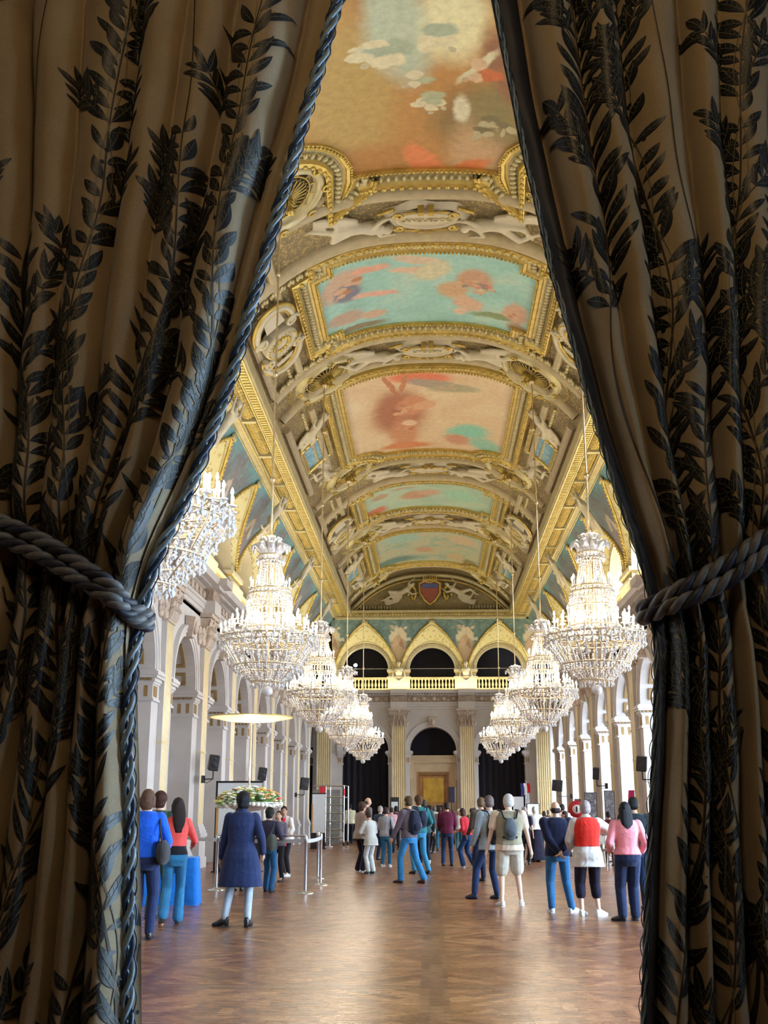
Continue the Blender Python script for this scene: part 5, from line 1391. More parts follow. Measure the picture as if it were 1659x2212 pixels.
# ------------------------------------------------------------------ chandeliers
def chandelier_parts():
    rr = random.Random(3)
    fr = MB()       # gilt metal frame
    def ring(r, z, t=.018): fr.tube([(r*math.cos(2*PI*k/36), r*math.sin(2*PI*k/36), z) for k in range(36)], t, 6, 0, True, False, None, True)
    fr.lathe([(.03,.12),(.05,.05),(.03,0),(.05,-.1),(.02,-.2),(.02,-2.5),(.05,-2.6)], 10)
    for r, z in ((.22,-.32),(.20,-.42),(.36,-.98),(.40,-1.08),(.42,-1.35),(.48,-1.72),(.90,-1.90),(.84,-2.0),(.62,-2.42),(.30,-2.72)): ring(r, z)
    for k in range(12):
        an = 2*PI*k/12; ca, sa = math.cos(an), math.sin(an)
        fr.tube([(.1*ca,.1*sa,-1.9),(.4*ca,.4*sa,-2.02),(.7*ca,.7*sa,-2.0),(.9*ca,.9*sa,-1.88)], .014, 5)
        fr.tube([(.05*ca,.05*sa,-1.0),(.2*ca,.2*sa,-1.08),(.38*ca,.38*sa,-.98)], .012, 5)
        fr.tube([(.20*ca,.20*sa,-.42),(.30*ca,.30*sa,-.98),(.42*ca,.42*sa,-1.35),(.48*ca,.48*sa,-1.8)], .008, 4)
        fr.tube([(.9*ca,.9*sa,-1.9),(.84*ca,.84*sa,-2.1),(.62*ca,.62*sa,-2.42),(.30*ca,.30*sa,-2.72),(.05*ca,.05*sa,-2.78)], .01, 4)
    cr = MB()       # crown of glass plumes
    for k in range(9):
        an = 2*PI*k/9; ca, sa = math.cos(an), math.sin(an)
        cr.tube([(.10*ca,.10*sa,-.36),(.20*ca,.20*sa,-.22),(.30*ca,.30*sa,-.12),(.36*ca,.36*sa,-.16),(.36*ca,.36*sa,-.25)], [.05,.085,.075,.06,.02], 7, 0, True, True, None, False, .6)
        an += .35; ca, sa = math.cos(an), math.sin(an)
        cr.tube([(.06*ca,.06*sa,-.3),(.13*ca,.13*sa,-.08),(.17*ca,.17*sa,.02),(.22*ca,.22*sa,.0)], [.05,.07,.06,.02], 7, 0, True, True, None, False, .6)
    cr.ell((0,0,.02), (.09,.09,.07), 10, 6)
    ds = MB()       # strings and tiers of cut drops
    def drop(x, y, z, r): 
        ds.octa((x, y, z), r, r*rr.uniform(1.0, 1.7))
    def swag(r0, z0, r1, z1, n, beads, sag, size):
        for k in range(n):
            an = 2*PI*k/n + rr.uniform(-.02,.02)
            for q in range(beads):
                t = (q+.5)/beads; r_ = lerp(r0, r1, t) + sag*math.sin(PI*t); z = lerp(z0, z1, t)
                drop(r_*math.cos(an), r_*math.sin(an), z, size*rr.uniform(.8,1.2))
    def fringe(r, z, n, l, size):
        for k in range(n):
            an = 2*PI*k/n
            for q in range(l): drop(r*math.cos(an), r*math.sin(an), z - .045*q, size*(1.25 if q == l-1 else .75))
    swag(.22,-.36,.30,-.98, 22, 12, -.06, .017)
    fringe(.26,-.36, 22, 3, .024)
    swag(.38,-1.0,.43,-1.32, 34, 7, .015, .020); fringe(.40,-1.05, 30, 4, .02)
    swag(.43,-1.32,.48,-1.80, 32, 9, -.04, .020)
    swag(.56,-1.78,.90,-1.92, 34, 6, .0, .022)
    for k in range(46): 
        for q in range(3): an = 2*PI*(k+rr.random()*.5)/46; r_ = .90-.05*q + rr.uniform(-.02,.02); drop(r_*math.cos(an), r_*math.sin(an), -1.92-.065*q+rr.uniform(-.02,.02), .034)
    fringe(.92,-1.98, 36, 3, .028)
    swag(.84,-2.10,.62,-2.44, 30, 9, -.03, .022); fringe(.74,-2.12, 26, 5, .02); fringe(.62,-2.42, 30, 3, .026)
    swag(.60,-2.44,.30,-2.72, 32, 7, -.02, .022); fringe(.44,-2.50, 26, 4, .02); fringe(.30,-2.70, 20, 3, .024); fringe(.14,-2.74, 12, 2, .024)
    for tier, r_, z_, n in ((0,.62,-1.86,22),(0,.30,-1.02,14)):
        for k in range(n*2):
            an = PI*k/n; drop(r_*math.cos(an), r_*math.sin(an), z_, .024)
    ball = MB(); ball.ell((0,0,-2.88), .10, 20, 14); ball.lathe([(.02,-2.75),(.035,-2.77),(.02,-2.79)], 8)
    cd = MB(); cd.lathe([(.05,0),(.055,.015),(.016,.02),(.014,.13),(.012,.135)], 8, (0,0,0), 0)
    cd.lathe([(.006,.13),(.019,.155),(.015,.185),(.003,.215)], 8, (0,0,0), 1)
    CM = [M['crystal']]
    return (fr.mesh('frame', [M['bronze']]), cr.mesh('glass_plumes', CM), ds.mesh('crystal_drops', CM), ball.mesh('glass_ball', CM), cd.mesh('candle', [M['candle'], M['bulb']]))
CH = chandelier_parts()
spots = []
for r_, z_, n, off in ((.90,-1.86,20,0),(.74,-1.76,14,.1),(.58,-1.64,12,.2),(.37,-.96,9,0),(.72,-1.62,7,.3)):
    for k in range(n):
        an = 2*PI*k/n + off; spots.append((r_*math.cos(an), r_*math.sin(an), z_))
ZT = 6.52
def chandelier(x, y, label):
    t = thing('chandelier', label, 'chandelier', (x, y, ZT), 0, 'crystal chandeliers hanging in two rows down the hall')
    place('frame', CH[0], t); place('glass_plumes', CH[1], t); d = place('crystal_drops', CH[2], t); d['kind'] = 'stuff'; place('glass_ball', CH[3], t)
    for p in spots: place('candle', CH[4], t, p)
    m = MB(); top = vz(abs(x)) + .05 - ZT
    m.tube([(0,0,.1),(0,0,top)], .018, 8)
    z = 1.2
    while z < top-.5: m.lathe([(.018,-.06),(.04,-.04),(.05,0),(.04,.04),(.018,.06)], 8, (0,0,z)); z += 2.2
    m.lathe([(.02,-.5),(.09,-.45),(.11,-.40),(.05,-.33),(.12,-.2),(.14,0)], 12, (0,0,top)); m.build('suspension_rod', [M['bronze']], t)
    for zz, en, rd in ((-.75, 80, .25), (-1.62, 165, .5), (.35, 55, .2)):
        l = bpy.data.lights.new('candle_glow', 'POINT'); l.energy = en*LK; l.color = (1, .87, .68); l.shadow_soft_size = rd
        lo = bpy.data.objects.new('candle_glow', l); COL.objects.link(lo); lo.location = (x, y, ZT+zz)
    return t
LK = .56
side_words = {-1: 'left', 1: 'right'}
order = ['nearest chandelier of the %s row, half hidden by the %s curtain', 'second chandelier of the %s row, the largest fully visible on the %s side', 'third chandelier of the %s row counting from the curtains', 'fourth chandelier of the %s row counting from the curtains', 'smallest and farthest chandelier of the %s row, before the far wall']
for sg in (-1, 1):
    for y, w in zip((11.5, 20.6, 30.4, 40.2, 50.0), order):
        chandelier(sg*3.03 + (.06 if sg < 0 and y > 12 else 0)*0, y, w % ((side_words[sg],)*w.count('%s')))

# ------------------------------------------------------------------ curtains
YC = 3.0
def zt_of(py, Y=YC): return on_y(829, py, Y).z
CUR = {
 -1: dict(ys=[-160,0,470,800,1000,1230,1320,1400,1600,1800,2212,3600], xs=[785,735,600,505,432,335,298,296,298,302,305,300],
          wy=[-160,0,400,800,1100,1320,1500,2212,3600], w=[760,735,620,510,400,295,330,480,560],
          val=[-.05,.125,.32,.46,.61,.80,.97,1.15,1.33,1.5], dep=[0,.10,.085,.05,.07,.05,.08,.07,.07,0], tie=[(-.2,1335),(0,1325),(.25,1283),(.5,1240),(.75,1190),(1.0,1150),(1.6,1060)]),
 1: dict(ys=[-160,0,300,600,950,1180,1315,1400,1650,1900,2212,3600], xs=[1028,1060,1120,1190,1292,1362,1412,1418,1410,1396,1385,1370],
          wy=[-160,0,600,1000,1320,1700,2212,3600], w=[640,600,486,357,250,300,370,400],
          val=[-.05,.13,.31,.46,.70,.84,1.05,1.30,1.6,2.1], dep=[0,.11,.08,.07,.09,.05,.09,.07,.07,0], tie=[(-.2,1330),(0,1322),(.35,1292),(.7,1248),(1.0,1190),(1.5,1110),(2.2,1040)])}
class Curtain:
    def __init__(s, sd):
        s.sd = sd; c = CUR[sd]; s.c = c; s.cx = None
        zz = [zt_of(y) for y in c['ys']]; xx = [on_y(x, y, YC).x for x, y in zip(c['xs'], c['ys'])]
        s.z = zz[::-1]; s.x = xx[::-1]
        wz = [zt_of(y) for y in c['wy']]; ww = [abs(on_y(829+w, y, YC).x - on_y(829, y, YC).x) for w, y in zip(c['w'], c['wy'])]
        s.wz = wz[::-1]; s.ww = ww[::-1]; s.smax = c['val'][-1]
        s.tie_s = [t[0] for t in c['tie']]; s.tie_z = [zt_of(t[1]) for t in c['tie']]
    def xin(s, z): return interp(z, s.z, s.x)
    def wid(s, z): return interp(z, s.wz, s.ww)
    def zt(s, q): return interp(q, s.tie_s, s.tie_z)
    def P(s, q, z, off=0.0):
        c = s.c; v = c['val']; wob = .012*math.sin(z*2.1+q*7) + .006*math.sin(z*5.3+q*3)
        qq = q + wob
        h = 0.0
        for k in range(len(v)-1):
            if v[k] <= qq <= v[k+1]:
                t = (qq-v[k])/(v[k+1]-v[k]); h = (max(0, 1-(2*t-1)**2))**.62; 
                d = lerp(c['dep'][k], c['dep'][k+1], t); h = -d*1.5*(1-h) ; break
        zt = s.zt(q); dt = (z-zt)
        pinch = math.exp(-(dt/.09)**2)
        bulge = .035*math.exp(-((dt-.16)/.14)**2)
        X = s.xin(z) + s.sd*q*s.wid(z)
        Y = YC - .07 - h*(1-.45*pinch) + .035*pinch - bulge - off
        Y += (.13 if s.sd < 0 else .08)*(1-min(1, max(0, q)/.135)**2) if q < .135 else 0
        Y += .004*math.sin(z*17+q*23)
        X *= 1 + (-.07 + ((.13 if s.sd < 0 else .08)*(1-min(1, max(0, q)/.135)**2) if q < .135 else 0))/YC
        return Vector((X, Y, z))
    def N(s, q, z):
        e = .004; a = s.P(q+e, z)-s.P(q-e, z); b = s.P(q, z+.01)-s.P(q, z-.01); n = a.cross(b)
        return (n*s.sd).normalized()
    def PX(s, X, z, off):
        if s.cx is not None: X = s.cx + (X-s.cx)*(s.wid(z)/s.wid(3.5))**.65
        q = (X - s.xin(z))*s.sd/s.wid(z)
        if q < .0 or q > s.smax-.02: return None
        return s.P(q, z) + s.N(q, z)*off
def curtain_mats():
    t = NT('patterned_curtain_cloth'); co = t.coord('Object'); w = t.n('ShaderNodeTexWave', wave_type='BANDS', bands_direction='Z')
    w.inputs['Scale'].default_value = 60; w.inputs['Distortion'].default_value = 3; w.inputs['Detail'].default_value = 3; w.inputs['Detail Scale'].default_value = 4; t.l(co, w.inputs[0])
    n = t.noise(co, 160, 3, .7); n2 = t.noise(co, 5, 3)
    v = t.math('ADD', t.math('MULTIPLY', n.outputs[0], .5), t.math('MULTIPLY', n2.outputs[0], .5))
    t.base(t.ramp(v, [(.3,(.33,.235,.125)),(.6,(.44,.33,.19))])); t.set(.7, 0, .3); t.b.inputs['Sheen Weight'].default_value = .25
    t.bump(n.outputs[0], .35, .002)
    leaf = plain('dark_leaf_print', (.014,.017,.022), .45, 0, .5, 14); vein = plain('leaf_vein_print', (.17,.15,.085), .6, 0, .2, 20); stem = plain('stem_print', (.05,.035,.02), .6, 0, .3, 20)
    band = plain('dark_border_cloth', (.03,.035,.06), .6, 0, .3, 8)
    return [t.mat, leaf, vein, stem, band]
CMATS = curtain_mats()
def build_curtain(sd, label):
    c = Curtain(sd); rr = random.Random(11+sd); mb = MB()
    zs = list(np.linspace(.02, 5.2, 150)); zs = sorted(set(zs + list(np.linspace(1.6, 2.5, 60))))
    qs = list(np.linspace(0, c.smax, 300))
    vs = [c.P(q, z) for q in qs for z in zs]; nz = len(zs)
    for i in range(len(qs)-1):
        pass
    band = .10 if sd > 0 else -1
    o = 0; fs0 = []; fs4 = []
    for i in range(len(qs)-1):
        for j in range(nz-1):
            f = (i*nz+j, (i+1)*nz+j, (i+1)*nz+j+1, i*nz+j+1)
            (fs4 if qs[i] < band else fs0).append(f)
    mb.v = [tuple(v) for v in vs]; mb.f = fs0+fs4; mb.m = [0]*len(fs0)+[4]*len(fs4); mb.s = [True]*len(mb.f)
    def leaf(X, z, ang, L, W, bend):
        c.cx = curx[0]
        nl, nw = 9, 4; g = []
        for a in range(nl+1):
            t = a/nl; w = W*math.sin(PI*min(1, t*1.02))**.8*(1-.25*t) if 0 < t < 1 else 0
            aa = ang + bend*t; cx = X + math.sin(ang+bend*t/2)*L*t; cz = z + math.cos(ang+bend*t/2)*L*t
            rowp = []
            for b in range(nw+1):
                u = (b/nw-.5)*w; p = c.PX(cx + math.cos(aa)*u, cz - math.sin(aa)*u, .0022)
                if p is None or not (.03 < cz < 5.15): return
                rowp.append(p)
            g.append(rowp)
        vs = [p for r_ in g for p in r_]; fs = [(a*(nw+1)+b, a*(nw+1)+b+1, (a+1)*(nw+1)+b+1, (a+1)*(nw+1)+b) for a in range(nl) for b in range(nw)]
        mb.add(vs, fs, 1, True)
        g2 = []
        for a in range(nl):
            t = a/nl; aa = ang + bend*t; cx = X + math.sin(ang+bend*t/2)*L*t; cz = z + math.cos(ang+bend*t/2)*L*t
            g2.append([c.PX(cx + math.cos(aa)*u, cz - math.sin(aa)*u, .0034) for u in (-.0008,.0008)])
        if all(p is not None for r_ in g2 for p in r_):
            mb.add([p for r_ in g2 for p in r_], [(2*a,2*a+1,2*a+3,2*a+2) for a in range(nl-1)], 2, True)
        for b_ in (-1, 1):      # side veins
            for t in (.25,.42,.58):
                aa = ang + bend*t; cx = X + math.sin(ang+bend*t/2)*L*t; cz = z + math.cos(ang+bend*t/2)*L*t; w = W*.36
                p0 = c.PX(cx, cz, .0034); q1 = (cx + math.cos(aa)*w*b_ + math.sin(aa)*L*.12, cz - math.sin(aa)*w*b_ + math.cos(aa)*L*.12)
                p1 = c.PX(q1[0], q1[1], .0034); p2 = c.PX(q1[0]+.0012, q1[1]+.0006, .0034); p3 = c.PX(cx+.0012, cz+.0006, .0034)
                if None not in (p0, p1, p2, p3): mb.add([p0,p1,p2,p3], [(0,1,2,3)], 2, True)
    def strip(pts, w, m):
        c.cx = None
        g = []
        for i, (X, z) in enumerate(pts):
            j = min(i+1, len(pts)-1); k = max(i-1, 0); dx = pts[j][0]-pts[k][0]; dz = pts[j][1]-pts[k][1]; L = math.hypot(dx, dz) or 1
            a = c.PX(X + dz/L*w, z - dx/L*w, .0024); b = c.PX(X - dz/L*w, z + dx/L*w, .0024)
            if a is None or b is None: 
                if len(g) > 1: mb.add([p for r_ in g for p in r_], [(2*q,2*q+1,2*q+3,2*q+2) for q in range(len(g)-1)], m, True)
                g = []; continue
            g.append((a, b))
        if len(g) > 1: mb.add([p for r_ in g for p in r_], [(2*q,2*q+1,2*q+3,2*q+2) for q in range(len(g)-1)], m, True)
    curx = [None]
    stems = [-.07,.20,.41,.68,.92,1.2,1.42] if sd < 0 else [.26,.46,.62,.88,1.12,1.5,1.85]
    for si, s0 in enumerate(stems):
        ph = rr.uniform(0, 6); ztop = 5.05
        if s0 < 0: s0 = .05; ztop = 1.85
        def cen(z): 
            X = c.xin(z) + sd*s0*c.wid(z); return X + .035*math.sin(z*3.2+ph) + .012*math.sin(z*7.7+ph)
        strip([(cen(z), z) for z in np.arange(.1, ztop, .04)], .0022, 3)
        dense = 1 if (si % 2 == 1 and s0 > .1) else 0
        z = .15; k = 0
        while z < ztop:
            curx[0] = cen(z)
            gap = math.sin(z*2.6+ph*1.7)
            if gap > -.35 or dense:
                for sgn in (-1, 1):
                    if rr.random() < .12: continue
                    a = sgn*rr.uniform(.45, 1.15); L = rr.uniform(.085,.14)*(1.0 if gap > 0 else .75)
                    leaf(cen(z) + sgn*.004, z, a, L, rr.uniform(.026,.038), -sgn*rr.uniform(.1,.6))
                if rr.random() < .24:       # side twig with its own leaves
                    sgn = rr.choice((-1, 1)); tx, tz = cen(z), z; an = sgn*rr.uniform(.5,.9); pts = [(tx, tz)]
                    for q in range(5):
                        tx += math.sin(an)*.035; tz += math.cos(an)*.035; pts.append((tx, tz)); an -= sgn*.08
                        if q > 0:
                            for s2 in (-1, 1): leaf(tx, tz, an + s2*rr.uniform(.5,.9), rr.uniform(.06,.10), rr.uniform(.02,.028), -s2*.3)
                    leaf(tx, tz, an, .09, .026, 0); strip(pts, .0016, 3)
                if rr.random() < .25:       # berries
                    bx = cen(z)+rr.uniform(-.03,.03); q = [c.PX(bx+.006*math.cos(t), z+.006*math.sin(t), .003) for t in np.linspace(0, 2*PI, 8)[:-1]]
                    if None not in q: mb.add(q, [tuple(range(7))], 1, True)
            z += rr.uniform(.038,.058); k += 1
        # twisted ribbon between two pale threads
        if dense:
            for ofs in (0, PI):
                strip([(cen(z) + .018*math.sin(z*9+ofs), z) for z in np.arange(.1, 5.1, .012)], .0011, 2)
    root = thing('curtain', label, 'curtain', (0, YC, 0), 0)
    for i, v in enumerate(mb.v): mb.v[i] = (v[0], v[1]-YC, v[2])
    mb.build('curtain_cloth', CMATS, root)
    # hem fold along the opening edge
    def edge(q, z, off): p = c.P(q, z) + Vector((-sd*.6, -.8, 0))*off; return Vector((p.x, p.y-YC, p.z))
    M['braid'] = M.get('braid') or plain('blue_silk_braid', (.26,.36,.44), .35, 0, .15, 60, Sheen_Weight=.3)
    M['braid2'] = M.get('braid2') or plain('navy_silk_braid', (.03,.06,.12), .4, 0, .2, 60)
    tr = MB(); zz = np.arange(.05, 5.15, .006)
    def tc(z):
        ztie = c.zt(0)
        q = .022 if z > ztie else .022 + (.085 if sd < 0 else .0)*min(1, (ztie-z)/.35)
        return edge(max(0,q), z, .014)
    cen_ = [tc(z) for z in zz]
    rad = .0125 if sd < 0 else .0045
    for k in range(3):
        pts = []
        for i, p in enumerate(cen_):
            a = i*.22 + k*2*PI/3; pts.append(p + Vector((math.cos(a)*rad, math.sin(a)*rad*.8-.004, 0)))
        tr.tube(pts, rad*.62, 5, 0 if k < 2 else 1)
    for s2 in (-1, 1):      # looped edging on both sides of the braid
        pts = []
        for i, p in enumerate(cen_):
            a = i*.55; pts.append(p + Vector((s2*(rad*1.55 + .004*math.cos(a)), .002*math.sin(a), .003*math.sin(a))))
        tr.tube(pts, .0022 if sd < 0 else .0014, 4, 1)
    tr.build('braided_trim', [M['braid'], M['braid2']], root)
    return c, root
cL, curL = build_curtain(-1, 'leaf-patterned curtain on the left with a blue braided edge')
cR, curR = build_curtain(1, 'leaf-patterned curtain on the right with a dark plain border band')
M['rope'] = plain('grey_blue_silk_rope', (.20,.20,.20), .45, 0, .15, 80, Sheen_Weight=.3)
M['rope2'] = plain('dark_rope_strand', (.045,.05,.075), .5, 0, .2, 80)
def tieback(c, sd, label):
    root = thing('curtain_tieback', label, 'tieback', (0, YC, 0), 0)
    for ri, dzo in enumerate((.022, -.024)):
        ctrl = []
        for q in np.linspace(c.smax-.1, 0, 34):
            front = min(c.P(max(0,q+d), c.zt(q)+dz_).y for d in (-.06,-.03,0,.03,.06) for dz_ in (-.04,0,.04))
            fade = min(1, q/.5)
            ctrl.append(Vector((c.P(q, c.zt(q)).x, front-.024, c.zt(q) + dzo*(.55+.45*fade))))
        e = ctrl[-1]
        for a in (30, 70, 110, 150): ctrl.append(e + Vector((-sd*(.012+.03*math.sin(math.radians(a))), .055*(1-math.cos(math.radians(a))), -.004)))
        for k in range(6): ctrl.append(ctrl[-1] + Vector((sd*.06, .006, .02)))
        # smooth and resample
        for _ in range(4): ctrl = [ctrl[0]] + [(ctrl[i-1]+ctrl[i]*2+ctrl[i+1])/4 for i in range(1, len(ctrl)-1)] + [ctrl[-1]]
        P = []; 
        for i in range(len(ctrl)-1):
            L = (ctrl[i+1]-ctrl[i]).length; n = max(1, int(L/.006))
            for k in range(n): P.append(ctrl[i].lerp(ctrl[i+1], k/n))
        m = MB()
        for k in range(3):
            pts = []
            for i, p in enumerate(P):
                t = (P[min(i+1,len(P)-1)]-P[max(i-1,0)]).normalized(); a = t.cross(Vector((0,0,1))).normalized(); b = a.cross(t)
                an = i*.006/.11*2*PI + k*2*PI/3 + ri
                q = p + a*(.0115*math.cos(an)) + b*(.0115*math.sin(an)); pts.append(Vector((q.x, q.y-YC, q.z)))
            m.tube(pts, .0115, 7, 1 if k == 2 else 0)
        m.build('rope', [M['rope'], M['rope2']], root)
tieback(cL, -1, 'twisted grey-blue rope tied round the left curtain')
tieback(cR, 1, 'twisted grey-blue rope tied round the right curtain')
# ------------------------------------------------------------------ things in the hall
def on_x(px, py, X):
    d = ray(px, py); t = X/d.x; return CAM + d*t
# loudspeakers on wall brackets
def speaker(px, py, X, w, h, label, rz, wallx, tilt=.15):
    p = on_x(px, py, X); t = thing('loudspeaker', label, 'loudspeaker', p, rz, None)
    Mt = Matrix.Rotation(tilt, 4, 'X') @ Matrix.Rotation(.1, 4, 'Y')
    m = MB(); m.bbox(-w/2, w/2, -.10, .16, -h/2, h/2, .02, 0, Mt); m.build('cabinet', [M['black']], t)
    g = MB(); g.bbox(-w/2+.02, w/2-.02, -.115, -.10, -h/2+.02, h/2-.02, .006, 0, Mt); g.ell((0,-.115,-h*.12), (w*.3,.01,w*.3), 16, 6, 0, Mt); g.ell((0,-.115,h*.28), (w*.14,.01,w*.14), 12, 6, 0, Mt)
    g.build('grille', [plainc((.02,.02,.03))], t)
    b = MB(); b.tube([(0,.05,-h/2),(0,.05,-h/2-.22)], .02, 6)
    inv = (Matrix.Rotation(rz, 4, 'Z')).inverted(); wp = inv @ Vector((wallx-p.x, .3, -h/2-.22))
    b.tube([(0,.05,-h/2-.22), tuple(wp)], .018, 6); b.tube([(0,.05,-h/2-.22),(wp.x*.6, wp.y*.6, -h/2-.32), (wp.x, wp.y, -h/2-.30)], .008, 5); b.box(wp.x-.05, wp.x+.05, wp.y-.05, wp.y+.05, wp.z-.1, wp.z+.1)
    b.build('wall_bracket', [M['black']], t)
speaker(462, 1648, -6.0, .27, .42, 'black loudspeaker on the left wall nearest the camera', .35, -6.34)
speaker(567, 1672, -6.0, .27, .44, 'black loudspeaker on the left wall, second from the camera', .35, -6.34)
speaker(658, 1693, -5.9, .38, .55, 'black loudspeaker on the left wall beside the scaffold tower', .3, -6.34, .0)
speaker(1386, 1650, 5.95, .29, .42, 'black loudspeaker at the right curtain, nearest on the right wall', -.3, 6.34)
speaker(1288, 1671, 5.95, .24, .42, 'black loudspeaker on the right wall, second from the camera', -.3, 6.34)
speaker(1204, 1697, 5.7, .48, .50, 'wide black loudspeaker on the right wall, third from the camera', -.1, 6.34, .0)

# display boards
M['boardwhite'] = plain('white_board', (.78,.86,.92), .5, 0, .03)
M['orange'] = plain('orange_board_edge', (.65,.36,.12), .6)
def board(name, px0, px1, ptop, pmid, pbot, label, rz=0, col=None, side=None, legs=None):
    f = on_floor((px0+px1)/2, pbot); Y = f.y; a = on_y(px0, ptop, Y); b = on_y(px1, ptop, Y); zm = on_y(px0, pmid, Y).z
    w = (b.x-a.x)/2
    t = thing(name, label, 'display board', ((a.x+b.x)/2, Y, 0), rz)
    m = MB(); m.box(-w, w, 0, .08, 0.0, a.z-.04); m.box(-w-.03, -w, -.03, .12, 0, a.z); m.box(-w-.03, w+.03, -.03, .12, a.z-.04, a.z); m.box(-w-.05,w+.05,-.2,.3,0,.03); m.build('frame', [M['black']], t)
    p = MB(); p.box(-w+.02, w, -.02, 0, zm, a.z-.05); p.build('panel', [col or M['boardwhite']], t)
    if side: s_ = MB(); s_.box(-w, -w+.06, -.028, .0, zm, zm+(a.z-zm)*.72); s_.build('edge_strip', [side], t)
    return t
board('display_board', 470, 566, 1687, 1808, 1884, 'tall white display board with black frame behind the flower stand', 0, None, M['orange'])
board('display_board', 674, 703, 1713, 1799, 1834, 'narrow white display board in front of the scaffold tower', 0, None, M['orange'])
# photo boards on the right
def photo_mat(seed):
    return painting_mat('monochrome_photo_print', [(.3,(.02,.02,.03)),(.5,(.10,.10,.12)),(.65,(.30,.30,.32)),(.8,(.6,.6,.6))], [], 5, .1, 1.5, seed, 5, (1,3,1))
def photo_board(px0, px1, ptop, pbot, Y, label, rz, seed, mat=None, name='photo_board'):
    a = on_y(px0, ptop, Y); b = on_y(px1, pbot, Y); w = (b.x-a.x)/2; h = a.z; zb = b.z
    t = thing(name, label, 'display board', ((a.x+b.x)/2, Y, 0), rz)
    m = MB(); m.box(-w-.02, w+.02, -.02, .03, zb-.02, h+.02)
    for sg in (-1, 1): m.box(sg*w-.02, sg*w+.02, -.02, .03, 0, h)
    m.box(-w-.05, w+.05, -.2, .2, 0, .03); m.build('frame', [M['black']], t)
    p = MB(); p.grid(lambda u, v: (-w+2*w*u, -.025, lerp(zb, h, v)), 1, 1); p.box(-w, w, -.024, -.02, zb, h, 0); p.build('print', [mat or photo_mat(seed)], t)
    return t
photo_board(1306, 1330, 1709, 1800, 36, 'tall dark photo panel to the left of the pink sweater', -.25, 1.0)
photo_board(1263, 1291, 1713, 1790, 40, 'grey photo panel behind the grey-haired head with the red pullover', -.2, 4.0)
photo_board(1242, 1256, 1727, 1790, 44, 'small dark photo panel left of the grey one', -.3, 7.0)
t = photo_board(1108, 1133, 1721, 1790, 52, 'plain off-white panel behind the white-haired head', 0, 2.0, M['boardwhite'], 'display_board')
# round red and white sign
p = on_y(1246, 1748, 37); t = thing('round_sign', 'red sign with a white disc on a thin post beside the red pullover', 'sign', (p.x, p.y, 0), -.2)
m = MB(); m.tube([(0,.03,0),(0,.03,p.z+.2)], .02, 6); m.lathe([(.2,0),(.2,.02)], 16); m.build('post', [M['steel']], t)
M['red'] = plain('red_paint', (.62,.03,.05), .5); M['crim'] = plain('crimson_fabric', (.50,.02,.10), .8)
RX_ = Matrix.Translation((0,0,p.z)) @ Matrix.Rotation(PI/2, 4, 'X')
m = MB(); m.lathe([(.001,-.0),(.26,0),(.27,.02),(.001,.03)], 24, (0,0,0), 0, True, RX_); m.lathe([(.001,.031),(.14,.031),(.14,.036),(.001,.038)], 24, (0,0,0), 1, True, RX_); m.ell((0,-.04,p.z), (.03,.01,.10), 8, 6, 2); m.build('disc', [M['red'], M['white'], M['black']], t)
# crimson feather flag
p = on_y(1361, 1707, 28); t = thing('feather_flag', 'crimson tapered banner standing above the black-haired heads', 'banner', (p.x, p.y, 0), -.1)
m = MB(); m.tube([(.10,0,0),(.10,0,p.z)], .012, 6); m.lathe([(.2,0),(.2,.03),(.03,.05)], 14, (.10,0,0)); m.build('pole', [M['steel']], t)
m = MB(); m.grid(lambda u, v: (lerp(lerp(-.14,-.04,v), .10, u), .01*math.sin(u*5), lerp(1.0, p.z, v)), 6, 8, 0, True, False); m.build('banner_cloth', [M['crim']], t)
# red banner by the black drape on the right
p = on_y(1134, 1692, 56); t = thing('flag', 'blue, white and red flag on a truss pole in front of the right black drape', 'flag', (p.x, p.y, 0), 0)
m = MB()
for q in ((-.08,0),(.08,0),(0,.14)): m.tube([(q[0]+.08, q[1], 0),(q[0]+.08, q[1], p.z)], .018, 5)
z = .2
while z < p.z-.2: m.tube([(0,0,z),(.16,0,z+.2),(.08,.14,z+.3),(0,0,z+.4)], .01, 4); z += .4
m.build('truss_pole', [M['steel']], t)
for k, (c, nm) in enumerate((((.04,.05,.25),'blue_cloth'),((.7,.7,.7),'white_cloth'),((.65,.02,.03),'red_cloth'))):
    m = MB(); m.grid(lambda u, v: (lerp(-.22+.15*k, -.07+.15*k, u)+.02*math.sin(v*4), -.06+.03*math.sin(u*3+k*3+v*2), lerp(p.z-.65+.1*k, p.z, v)), 6, 8, 0, True, False); m.build(nm, [cloth(c)], t)
# lit screen
p0 = on_y(1138, 1737, 50); p1 = on_y(1165, 1759, 50)
t = thing('screen', 'flat screen glowing turquoise on a stand right of the white-haired head', 'screen', ((p0.x+p1.x)/2, 50, 0), 0); w = (p1.x-p0.x)/2
m = MB(); m.bbox(-w-.02, w+.02, -.03, .05, p1.z-.03, p0.z+.03, .01); m.build('housing', [M['black']], t)
M['screen'] = emit('lit_screen', (.12,.62,.75), 1.0); m = MB(); m.box(-w+.02, w-.02, -.035, -.03, p1.z, p0.z); m.build('display', [M['screen']], t)
m = MB(); m.tube([(0,.03,0),(0,.03,p1.z)], .03, 8); m.lathe([(.3,0),(.3,.02),(.04,.04)], 16); m.build('stand', [M['black']], t)
